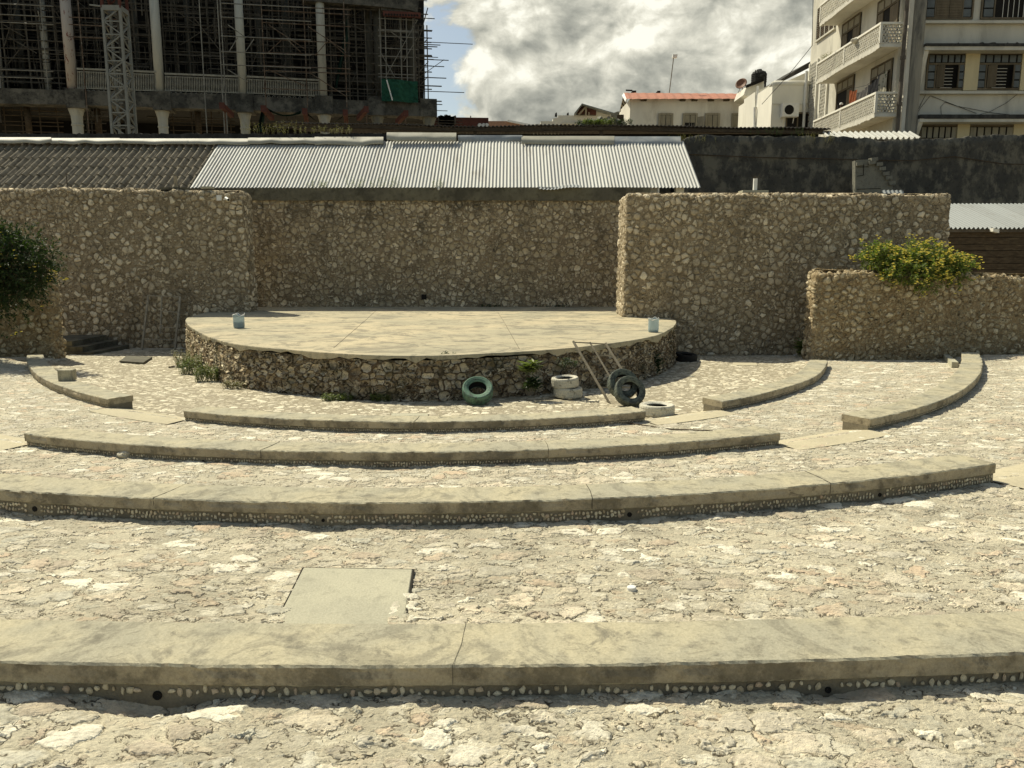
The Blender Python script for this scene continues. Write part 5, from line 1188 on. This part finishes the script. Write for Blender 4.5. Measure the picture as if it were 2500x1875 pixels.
def balcony(zr,zf_,ya,yb_,lab):
    """zr rail height, zf_ underside of floor"""
    th=thing('balcony',(XB,(ya+yb_)/2,zf_),lab,'balcony','lattice balconies of the apartment block')
    m=MB(); m.box(XB-.02,XW-.003,ya-.02,yb_,zf_,zf_+.20); m.build('floor_slab',M_white,th)
    m=MB(); m.bar((XB,ya,zr-.06),(XB,yb_,zr-.06),.17,.12); m.bar((XB-.08,ya,zr-.06),(XW-.01,ya,zr-.06),.17,.118); m.build('coping',M_white2,th)
    for yy in (ya,ya+(yb_-ya)*.52,yb_-.07): m=MB(); m.box(XB-.07,XB+.07,yy-.07,yy+.07,zf_+.2,zr-.12); m.build('balcony_post',M_white,th)
    lattice((XB,ya+.07,0),(XB,yb_-.1,0),zf_+.24,zr-.14,(1,0,0),'lattice_panel',th); lattice((XB+.07,ya,0),(XW,ya,0),zf_+.24,zr-.14,(0,1,0),'lattice_panel',th,rows=6,pitch=.2)
    # crumbling underside edge
    rs=np.random.RandomState(int(zr*10)); k=80; ys_=np.linspace(ya,yb_,k); m=MB(); e=zf_-.02-.10*rs.rand(k)*(np.sin(np.linspace(0,9,k))*.5+.5)
    m.grid(np.stack([np.c_[np.full(k,XB-.035),ys_,np.full(k,zf_+.2)],np.c_[np.full(k,XB-.03),ys_,e],np.c_[np.full(k,XB+.12),ys_,e]])); m.build('slab_edge',M_lattice,th)
    return th
YA=PX(*sp(880,1095),XB).y; YBk=PX(*sp(140,1370),XB).y; YBk=min(max(YBk,53.5),58.); YA=min(max(YA,47.4),48.6); print('APT',XB,XW,YA,YBk)
za=PX(*sp(880,1095),XB).z; 
def zat(x,y,Y): return PY(*sp(x,y),Y).z
balcony(zat(880,1095,YA),zat(860,1390,YA),YA,YBk,'lowest lattice balcony with laundry and a person behind it')
balcony(zat(970,265,YA),zat(945,560,YA),YA,YBk,'middle lattice balcony with a stone bundle on its rail')
zz3=zat(970,265,YA)+(zat(970,265,YA)-zat(880,1095,YA)); balcony(zz3,zat(945,560,YA)+(zat(970,265,YA)-zat(880,1095,YA)),YA,YBk,'top lattice balcony cut by the upper picture edge')
# lattice strips and louvre window in the side wall beyond the balconies
for (pxa,pxb,yt_) in ((1978,1994,760),(2007,2020,930)):
    qa=PX(pxb,220,XW);qb=PX(pxa,220,XW); z1_=PX((pxa+pxb)/2,yt_*.2049,XW).z
    m=MB(); m.box(XW-.035,XW-.004,qa.y,qb.y,5.,z1_); pn=m.build('lattice_strip',M_dark,ap); lattice((XW-.07,qa.y,0),(XW-.07,qb.y,0),5.,z1_,(1,0,0),'lattice_panel',pn,rows=int((z1_-5.)/.24),pitch=.26,t=.06)
    for yy in (qa.y-.1,qb.y+.1): m=MB(); m.box(XW-.14,XW-.004,yy-.08,yy+.08,5.,z1_+.1); m.build('pilaster',M_white2,ap)
qa=PX(2040,50,XW);qb=PX(1998,50,XW); z0_=PX(2000,94,XW).z; z1_=PX(2000,24,XW).z
m=MB(); m.box(XW-.04,XW-.004,qa.y,qb.y,z0_,z1_); lw=m.build('louvre_window',M_dark,ap)
m=MB()
for i in range(16): z=z0_+(z1_-z0_)*(i+.3)/16; m.box(XW-.09,XW-.04,qa.y,qb.y,z,z+.08)
m.build('louvre_slats',M_wood2,lw)
m=MB()
for yy in np.linspace(qa.y,qb.y,5): m.box(XW-.13,XW-.09,yy-.04,yy+.04,z0_-.05,z1_+.05)
m.box(XW-.13,XW-.004,qa.y-.1,qb.y+.1,z0_-.17,z0_-.052); m.box(XW-.13,XW-.004,qa.y-.1,qb.y+.1,z1_+.052,z1_+.15); m.build('frame',M_ivory,lw)
# doors / windows on the side facade behind the balconies
def sidewin(x0,yt0,x1,yt1,yb1,ptop,style,name='balcony_door'):
    a=W3(x0,yt0);b=W3(x1,yt1); Ylo,Yhi=min(a.y,b.y),max(a.y,b.y); z1=ptop; z0=yb1
    m=MB(); m.box(XW-.05,XW+.0,Ylo,Yhi,z0,z1); wn=m.build(name,M_dark,ap); L=Yhi-Ylo
    m=MB(); t=.09
    m.box(XW-.12,XW-.05,Ylo,Ylo+t,z0,z1);m.box(XW-.12,XW-.05,Yhi-t,Yhi,z0,z1);m.box(XW-.12,XW-.05,Ylo+t,Yhi-t,z1-t,z1);m.box(XW-.115,XW-.05,Ylo+t,Yhi-t,z1-.75,z1-.75+t)
    for f in(.33,.66): m.box(XW-.115,XW-.05,Ylo+L*f-.04,Ylo+L*f+.04,z1-.75+t,z1-t)
    m.build('frame',M_shut,wn)
    m=MB(); 
    for f0,f1 in ((.04,.32),(.36,.64),(.68,.96)): m.box(XW-.09,XW-.06,Ylo+L*f0,Ylo+L*f1,z1-.62,z1-.12)
    m.build('pane',M_shutp,wn)
    m=MB(); m.box(XW-.10,XW-.055,Ylo+L*.05,Ylo+L*.36,z0,z1-.8)
    if style==2: m.box(XW-.10,XW-.055,Ylo+L*.70,Ylo+L*.95,z0,z1-.8)
    m.build('door_leaf',M_shut,wn); return wn
f1=zat(860,1390,YA)+.2; f2=zat(945,560,YA)+.2
sidewin(835,800,1085,700,f1,W3(960,752).z,1); sidewin(425,975,625,905,f1,W3(520,940).z,1); sidewin(915,0,1165,-60,f2,W3(1040,-60).z,2); sidewin(490,280,705,160,f2,W3(600,215).z,2)
# stone bundle and potted plant on the middle balcony
p=PX(*sp(635,455),XB-.05); p.z=zat(970,265,YA)-.15; p.y=PX(*sp(635,455),XB-.05).y
o=rock('bundle',1000,900,.36,'rough round bundle tied on the middle balcony rail',M_lattice,55,cat='bundle'); o.location=p
pc=Vector((XB+.3,YBk-.7,zat(970,265,YA))); weed('balcony_plant','dry potted plant at the far end of the middle balcony',pc-Vector((0,0,.2)),.75,.6,30,.16,.05,77,M_dry,'plant')
# laundry
def cloth(Pa,Pb,h,mat,label,seed,name='hanging_cloth'):
    rs=np.random.RandomState(seed); Pa=Vector(Pa);Pb=Vector(Pb); k=14; G_=[]
    for j in range(7):
        f=j/6; G_.append([tuple(Pa+(Pb-Pa)*(i/k)+Vector((.05*math.sin(i*1.7+f*2+seed),0,-h*f*(1+.1*math.sin(i*.9+seed))-.12*math.sin(math.pi*i/k)))) for i in range(k+1)])
    m=MB(); m.grid(np.array(G_)); return tag(m.build(name,mat,org=tuple(Pa)),label,'laundry','laundry on the lowest balcony')
zl=zat(880,1095,YA)+.35; XL=XB+.35
yl=lambda x:PX(*sp(x,1080),XL).y
cloth((XL,yl(640),zl+.55),(XL,yl(560),zl+.75),1.0,M_clO,'orange cloth hanging at the left end of the laundry line',1)
cloth((XL,yl(760),zl+.42),(XL,yl(640),zl+.35),.7,M_clG,'dark grey cloth in the middle of the laundry line',2)
cloth((XL,yl(905),zl+.75),(XL,yl(765),zl+.45),.9,M_clB,'black clothes at the right end of the laundry line',3)
def curt():
    t=newmat('patterned_curtain'); v=t.voro(t.obj(),5,'F1').outputs['Distance']; c=t.mix(t.mr(v,.25,.4),(.10,.12,.08),(.45,.42,.32)); t.put(t.b.inputs['Base Color'],c); return t.m
o=cloth((XW-.2,W3(1060,800).y,W3(1060,815).z),(XW-.2,W3(920,900).y,W3(920,905).z),2.3,curt(),'patterned curtain hanging in the nearest balcony doorway',4)
m=MB(); m.tube([(XL,yl(950),zl+.85),(XL,yl(760),zl+.5),(XL,yl(540),zl+.8)],.012,4); tag(m.build('clothes_line',M_dark,org=(XL,yl(760),zl)),'clothes line strung along the lowest balcony','clothes line')
# person behind the lowest balcony
def person():
    pos=Vector((XB+.55,PX(*sp(465,1200),XB+.55).y,f1)); th=thing('person',tuple(pos),'person in white cap looking out over the lowest balcony','person')
    J=[((0,0,.95),.13),((0,0,1.15),.13),((0,0,1.38),.16),((0,0,1.50),.06),((-.02,0,1.60),.085),((-.02,0,1.72),.075),
       ((0,-.19,1.40),.06),((-.12,-.24,1.15),.045),((-.32,-.20,1.05),.035),((0,.19,1.40),.06),((-.12,.24,1.15),.045),((-.32,.20,1.05),.035),
       ((0,-.10,.85),.09),((0,-.11,.45),.07),((0,-.11,.06),.05),((0,.10,.85),.09),((0,.11,.45),.07),((0,.11,.06),.05),((-.13,-.11,.03),.035),((-.13,.11,.03),.035)]
    E_=[(0,1),(1,2),(2,3),(3,4),(4,5),(2,6),(6,7),(7,8),(2,9),(9,10),(10,11),(0,12),(12,13),(13,14),(0,15),(15,16),(16,17),(14,18),(17,19)]
    me=bpy.data.meshes.new('body'); me.from_pydata([j[0] for j in J],E_,[]); me.materials.append(M_skin); o=bpy.data.objects.new('body',me); COL.objects.link(o); o.parent=th
    sk=o.modifiers.new('skin','SKIN'); 
    for i,j in enumerate(J): me.skin_vertices[0].data[i].radius=(j[1],j[1])
    me.skin_vertices[0].data[0].use_root=True; o.modifiers.new('s','SUBSURF').levels=2; o.modifiers['s'].render_levels=2
    m=MB(); m.lathe([(.11,-.02),(.115,.05),(.10,.10),(.05,.13),(.001,.135)],pos+Vector((-.02,0,1.70)),16); m.build('cap',M_cap,th,smooth=True)
    m=MB(); m.lathe([(.20,-.52),(.19,-.2),(.205,-.02),(.17,.05),(.07,.10)],pos+Vector((0,0,1.40)),18,Matrix(((.8,0,0),(0,1.15,0),(0,0,1)))); m.build('shirt',M_clG,th,smooth=True)
person()
# ---- white corner building with air conditioner
YC=62.0
q4=lambda x,y:(1860+x*.2893,y*.2893)
wb_=thing('white_corner_house',tuple(PY(1930,330,YC).xy)+(0,),'white plastered corner house with rounded parapet and air conditioner','building')
a=PY(*q4(88,800),YC);b=PY(*q4(395,800),YC); zt_=ZY(q4(0,705)[1],YC)
m=MB(); m.box(a.x,b.x,YC,YC+9,0,zt_); m.build('front_wall',M_white2,wb_)
xfar=PY(1842,240,YC+8).x
m=MB(); m.prism([(a.x-.01,YC+.02,0),(a.x-.01,YC+.02,zt_-.02),(xfar,YC+8,zt_-.3),(xfar,YC+8,0)],(.35,.35,0)); m.build('side_wall',M_white2,wb_,recalc=True)
m=MB(); m.tube([(a.x+.15,YC+.12,zt_+.02),(a.x+3.2,YC+.12,zt_+.02)],.22,10); m.tube([(a.x+.1,YC+.1,zt_),(xfar,YC+8,zt_-.28)],.20,10); m.build('parapet_roll',M_white2,wb_,smooth=True)
m=MB(); zl_=ZY(q4(0,870)[1],YC); m.box(a.x-.02,b.x,YC-.06,YC-.002,zl_-.12,zl_); m.build('string_course',M_white,wb_)
p=PY(*q4(297,1045),YC); m=MB(); m.box(p.x-.9,p.x+.9,YC-.03,YC-.002,p.z-1.2,p.z+.85); wn=m.build('window',M_dark,wb_); m=MB()
for dx_ in(-.9,-.05,.8): m.box(p.x+dx_,p.x+dx_+.1,YC-.09,YC-.03,p.z-1.2,p.z+.85)
m.box(p.x-.8,p.x+.8,YC-.085,YC-.03,p.z+.74,p.z+.85); m.build('frame',M_shut,wn)
p=PY(*q4(233,932),YC-.3); ac=thing('air_conditioner',tuple(p),'white air conditioner unit on the wall of the white corner house','air conditioner')
m=MB(); m.box(p.x-.62,p.x+.62,p.y-.3,p.y+.27,p.z-.5,p.z+.5); m.build('casing',M_pvc,ac); m=MB(); Mx=Vector((0,-1,0)).to_track_quat('Z','Y').to_matrix(); m.lathe([(.001,.33),(.34,.33),(.36,.30)],p+Vector((-.12,.0,0)),20,Mx); m.build('fan_grille',M_dark,ac)
m=MB(); m.bar(p+Vector((-.4,.1,-.5)),p+Vector((-.4,.3,-.9)),.06,.06); m.bar(p+Vector((.4,.1,-.5)),p+Vector((.4,.3,-.9)),.06,.06); m.build('bracket',M_pvc,ac)
# lean roof above it at right
m=MB(); A1=PY(*q4(165,690),YC+1);B1_=PY(*q4(405,570),YC+1); m.prism([A1,B1_,B1_+Vector((0,0,.45)),A1+Vector((0,0,.2))],(0,6,.3)); m.build('roof_edge',M_moss,wb_,recalc=True)
m=MB(); m.prism([PY(*q4(200,690),YC+1.2),PY(*q4(400,690),YC+1.2),PY(*q4(400,600),YC+1.2)],(0,5,0)); m.build('gable_wall',M_white,wb_,recalc=True)
m=MB(); P1=PY(*q4(378,600),YC-.1); m.tube([P1,Vector((P1.x,P1.y,2))],.11,8); m.build('gutter_pipe',M_pvc,wb_)
# overhead cable from there up to the apartment
m=MB(); m.tube([PY(*q4(0,880),60),PY(*q4(215,645),58),PY(*q4(425,385),56),PY(*q4(432,0),55)],.02,4); tag(m.build('cable',M_dark,org=tuple(PY(*q4(215,645),58))),'thin overhead cable climbing from the white house to the apartment block','cable')
# ---- house with orange roof
YO=74.0; q3=lambda x,y:(1240+x*.2893,100+y*.2893)
oh=thing('orange_roof_house',tuple(PY(1680,330,YO).xy)+(0,),'white shuttered house with an orange painted metal roof in the background','building')
def O(x,y,Y=YO): return PY(*q3(x,y),Y)
a=O(1035,490);b=O(2088,490)
m=MB(); m.box(a.x,b.x,YO,YO+9,0,a.z+.1); m.build('front_wall',M_white,oh)
g0=O(980,500,YO+5); m=MB(); m.prism([(a.x-.02,YO+.02,0),(a.x-.02,YO+.02,a.z),(g0.x-.3,YO+5,a.z),(g0.x-.3,YO+5,0)],(.2,.3,0)); m.build('gable_wall',M_white,oh,recalc=True)
e0=O(1000,489,YO-.7);e1_=O(2012,486,YO-.7)
r0=PY(*q3(980,437),YO+3.6); r1=PY(*q3(1962,444),YO+3.6)
m=MB(); k=40; A=[]
for f in np.linspace(0,1,6): A.append([tuple(lerp(lerp(e0,e1_,i/k),lerp(r0,r1,i/k),f)+Vector((0,0,.02*math.sin(i*2.1)))) for i in range(k+1)])
m.grid(np.array(A)); m.build('orange_roof',M_orange,oh)
m=MB(); m.prism([e0,r0,r0+Vector((-.2,0,-.25)),e0+Vector((-.1,0,-.25))],(.12,.05,0)); m.build('verge_board',M_pvc,oh)
# overhanging rear slope seen from below
m=MB(); k0=PY(*q3(978,445),YO+3.7); kk=PY(*q3(935,625),YO+9.5); m.prism([k0,PY(*q3(1000,510),YO+3.9),PY(*q3(985,640),YO+9.3),kk],(.05,0,.12)); m.build('rear_eave',M_shutp,oh,recalc=True)
m=MB()
for f in (.2,.42,.62,.82): m.bar(lerp(k0,kk,f)+Vector((0,-.1,-.05)),lerp(PY(*q3(1000,510),YO+3.9),PY(*q3(985,640),YO+9.3),f)+Vector((0,-.1,-.05)),.12,.1)
m.build('eave_rafters',M_wood2,oh)
for i,(x0,x1,y1) in enumerate([(1274,1385,730),(1480,1590,745),(1668,1778,748),(1890,2002,748)]):
    A_=O(x0,612);B_=O(x1,y1+30); m=MB(); m.box(A_.x,B_.x,YO-.04,YO-.003,B_.z,A_.z); wn=m.build('window',M_dark,oh); W_=B_.x-A_.x
    m=MB(); t=.14; m.box(A_.x-.05,A_.x+t,YO-.14,YO-.04,B_.z,A_.z); m.box(B_.x-t,B_.x+.05,YO-.14,YO-.04,B_.z,A_.z); m.box(A_.x+t,B_.x-t,YO-.14,YO-.04,A_.z-t,A_.z+.03); m.build('frame',M_shutp,wn)
    for s_ in (0,1):
        m=MB(); x_=A_.x+t+.03+(W_-2*t)*.5*s_; w2=(W_-2*t)*.5-.06
        zlow=B_.z if not(i==1) else O(0,690).z
        m.box(x_,x_+w2,YO-.09,YO-.045,zlow,A_.z-t-.03)
        z=zlow+.1
        while z<A_.z-t-.1: m.box(x_+.08,x_+w2-.08,YO-.12,YO-.09,z,z+.07); z+=.16
        m.build('shutter',M_shutp,wn)
    if i==1:
        m=MB(); 
        for c_ in range(5): m.tube([(A_.x+W_*.45+c_*.22,YO-.08,B_.z),(A_.x+W_*.45+c_*.22,YO-.08,O(0,695).z)],.03,5)
        m.build('window_bar',M_steel,wn); m=MB(); m.bar((B_.x,YO-.1,O(0,720).z),(B_.x+.5,YO-.6,O(0,720).z),.06,1.6); m.build('open_shutter',M_shutp,wn)
for x_ in (1150,1480,1580,1720,1850): 
    m=MB(); p=O(x_,492,YO-.4); m.box(p.x-.25,p.x+.25,p.y,p.y+.4,p.z-.1,p.z+.0); m.build('rafter_end',M_wood2,oh)
for x0,x1,y0 in ((1050,1083,418),(1262,1287,420)):
    A_=O(x0,y0,YO+3.8);B_=O(x1,440,YO+3.8); m=MB(); m.box(A_.x,B_.x,YO+3.8,YO+4.6,B_.z,A_.z)
    if x0<1100: m.bar(O(995,416,YO+3.8),A_,.1,.12)
    m.build('ridge_block',M_dark,oh)
# lamp pole
P0=O(1362,437,YO+4);P1=O(1398,145,YO+4); lp=thing('lamp_pole',tuple(P0),'tall thin pole with a white lamp head above the orange roof','lamp pole')
m=MB(); m.tube([P0,P1],.045,8); m.build('pole',M_steel,lp); m=MB(); q=O(1408,130,YO+4); m.obox(q,(.22,0,.0),(0,.15,0),(.02,0,.15)); m.build('lamp_head',M_pvc,lp)
# small block between house and white house, dish, tank
p=O(1970,362,YO-2); ds=thing('satellite_dish',tuple(p),'round brownish satellite dish on the end of the orange roof','satellite dish')
ax=Vector((-.55,-.75,.42)).normalized(); Mx=ax.to_track_quat('Z','Y').to_matrix(); Rd=.52
m=MB(); m.lathe([(.001,-.11),(.2,-.09),(.36,-.04),(Rd,.05),(Rd,.065),(.36,-.02),(.001,-.09)],p,28,Mx); m.build('dish',plain('brown_dish',(.20,.10,.06),.6,.15),ds,smooth=True)
m=MB(); b_=O(1975,440,YO-2); m.tube([p-ax*.1,b_+Vector((.1,0,0))],.04,6); m.tube([p-ax*.1,b_+Vector((-.35,0,0))],.03,6); m.tube([p+ax*.05+Vector((.3,0,-.3)),b_+Vector((.5,0,.3))],.03,6); m.build('mount',M_steel,ds)
st2=thing('stair_tower',tuple(O(2140,600,69).xy)+(0,),'slanting white stair wall between orange roof house and white corner house','building')
m=MB(); m.prism([O(2015,385,70),O(2150,330,70),O(2160,335,70),O(2160,760,70),O(2060,760,70),O(2060,480,70),O(1990,455,70),O(2000,425,70)],(0,3,0)); m.build('stair_wall',M_white,st2,recalc=True)
m=MB(); m.bar(O(2010,385,69.9),O(2152,330,69.9),.35,.22); m.build('wall_coping',M_dark,st2)
m=MB(); m.prism([O(2085,430,66),O(2240,360,66),O(2260,800,66),O(2085,800,66)],(0,3,0)); m.build('side_wall',M_white2,st2,recalc=True)
m=MB(); m.tube([O(2110,380,65.8),O(2108,560,65.8),O(2082,560,65.8),O(2082,760,65.8)],.10,8); m.build('drainpipe',M_pvc,st2)
p=O(2118,330,72); wt=thing('water_tank',tuple(p),'black ribbed water tank with pipes on the roof by the dish','water tank')
m=MB(); pr=[(1.35,-.6)]
for i in range(5): pr+=[(1.35,-.5+.34*i),(1.45,-.42+.34*i),(1.45,-.30+.34*i),(1.35,-.22+.34*i)]
pr+=[(1.2,1.45),(.5,1.75),(.45,1.95),(.001,1.98)]
m.lathe([(r_*.47,z*.46) for r_,z in pr],p,28); m.build('tank_body',M_rubber,wt,smooth=True)
m=MB(); m.tube([O(2085,330,70.5),O(2090,245,70.5),O(2110,250,70.5),O(2118,285,70.5)],.04,6); m.tube([O(2135,290,70.5),O(2165,285,70.5),O(2172,300,70.5),O(2170,400,70.5)],.09,8); m.build('pipe',M_rubber,wt)
# ---- distant low buildings in the centre
q5=lambda x,y:(1260+x*.1356,220+y*.1356)
def D(x,y,Y): return PY(*q5(x,y),Y)
dh=thing('stepped_white_house',tuple(D(900,600,95).xy)+(0,),'pale distant house with stepped parapet and lean-to roof, centre','building')
Yd=95
m=MB(); m.prism([D(330,760,Yd),D(330,610,Yd),D(440,610,Yd),D(440,560,Yd),D(665,560,Yd),D(665,510,Yd),D(755,490,Yd),D(755,455,Yd),D(1440,455,Yd),D(1440,350,Yd),D(1760,430,Yd),D(1900,760,Yd)],(0,6,0)); m.build('house_wall',M_white,dh,recalc=True)
m=MB(); m.bar(D(835,600,Yd-.1),D(1230,600,Yd-.1),.25,.22); m.build('ledge',M_ivory,dh)
m=MB(); m.prism([D(1050,410,Yd-1.5),D(1185,240,Yd-1.5),D(1190,252,Yd-1.5),D(1075,415,Yd-1.5)],(.2,5,0)); m.prism([D(1185,238,Yd-1.5),D(1790,415,Yd-1.5),D(1790,432,Yd-1.5),D(1185,256,Yd-1.5)],(0,7,.0)); m.build('lean_roof',M_tin2,dh,recalc=True)
m=MB(); m.prism([D(1060,415,Yd-.3),D(1185,262,Yd-.3),D(1440,345,Yd-.3),D(1440,455,Yd-.3),D(1130,450,Yd-.3)],(0,.2,0)); m.build('shaded_gable',M_rust,dh,recalc=True)
m=MB(); m.bar(D(1130,440,Yd-.8),D(1268,290,Yd-.8),.18,.18); m.bar(D(1255,455,Yd-.8),D(1260,290,Yd-.8),.2,.2); m.bar(D(1310,455,Yd-.8),D(1312,400,Yd-.8),.15,.15); m.build('strut',M_wood,dh)
m=MB()
for i in range(5): a_=D(1100+14*i,360-22*i,Yd-.5); b_=D(1440,452-22*i,Yd-.5); m.bar(D(1090+20*i,400-28*i,Yd-.45),D(1440,440-16*i,Yd-.45),.1,.12)
m.build('roof_batten',M_red,dh)
for x_,y_ in ((718,405),(930,405)):
    m=MB(); m.tube([D(x_,y_+75,Yd+1),D(x_,y_+20,Yd+1),D(x_+12,y_,Yd+1)],[.16,.12,.05],6); m.build('roof_spike',M_dark,dh)
# rubble with plants beside the orange roof house
rm=thing('rubble_mound',tuple(D(1500,600,60).xy)+(8,),'overgrown heap of rubble on the roofs left of the orange roof house','rubble')
rs=np.random.RandomState(9); m=MB()
for i in range(60):
    x_=1180+rs.rand()*780; y_=660-rs.rand()*max(5,(150-abs(x_-1580)*.33)); c_=D(x_,y_,60+rs.rand()); s_=.12+.22*rs.rand(); a_=Vector(rs.randn(3)).normalized()*s_; b_=a_.orthogonal().normalized()*s_*.8; m.obox(c_,a_,b_,a_.cross(b_).normalized()*s_*.5)
m.build('broken_stone',M_block,rm)
m=MB(); m.prism([D(1640,680,60.5),D(1640,530,60.5),D(1760,530,60.5),D(1760,680,60.5)],(0,1,0)); m.build('dark_opening',M_dark,rm); m=MB(); m.bar(D(1775,670,60),D(1780,430,60),.28,.28); m.bar(D(1700,460,60),D(1850,410,60),.3,.2); m.build('post',M_wood,rm)
m=MB(); m.prism([D(1800,680,62),D(1810,440,62),D(1940,440,62),D(1940,680,62)],(0,.5,0)); m.build('slat_panel',M_wood2,rm)
for i,(x_,y_,l) in enumerate([(1400,640,'green weeds on the left of the rubble heap'),(1540,640,'green weeds on the crest of the rubble heap'),(1300,650,'dark creeper at the low end of the rubble heap'),(1880,640,'dark creeper at the foot of the orange roof house')]):
    weed('rubble_weed',l,D(x_,y_,59.6),.45,1.8,34,.16,.08,90+i,M_weed if i<2 else M_leafdk)
# distant brown roofs and red beam right of the shell
q2=lambda x,y:(600+x*.2893,y*.2893)
def E2(x,y,Y): return PY(*q2(x,y),Y)
br2=thing('brown_roof_house',tuple(E2(2000,1060,110).xy)+(0,),'distant low house with long brown sheet roof beside the building shell','building')
m=MB(); m.prism([E2(1735,1068,110),E2(1735,1005,110),E2(1890,1020,110),E2(2212,1022,110),E2(2480,1075,110)],(0,8,0)); m.build('sheet_roof',plain('faded_brown_sheet',(.34,.20,.13),.7,.15),br2,recalc=True)
m=MB(); m.bar(E2(1740,1006,109.8),E2(1925,1038,109.8),.3,.35); m.bar(E2(2210,1020,109.8),E2(2480,1072,109.8),.3,.25); m.build('roof_edge',M_pvc,br2)
m=MB(); m.box(E2(1735,1068,110).x,E2(2480,1068,110).x,110.2,116,0,E2(1900,1068,110).z); m.build('house_wall',M_white,br2)
th=thing('perforated_beam',tuple(E2(1800,1050,75)),'red perforated beam lying at the foot of the building shell corner','beam')
m=MB(); m.bar(E2(1588,1052,75),E2(2048,1058,75),.4,1.3); m.build('beam_web',M_red,th)
m=MB(); 
for x_ in (1975,2008,2035): p=E2(x_,1058,74.75); m.tube([p,p+Vector((0,-.03,0))],.2,10)
m.build('beam_holes',M_pvc,th)
m=MB(); rs=np.random.RandomState(2)
for i in range(9): p=E2(1655+i*11,1018+rs.rand()*12,75); m.obox(p,(.35,0,.1*rs.randn()),(0,.4,0),(0,0,.4))
m.build('stacked_blocks',M_rust,th)
m=MB(); m.tube([E2(1898,1035,90),E2(1898,978,90)],.06,5); tag(m.build('antenna',M_dark,org=tuple(E2(1898,1035,90))),'thin antenna rod above the distant brown roof','antenna')
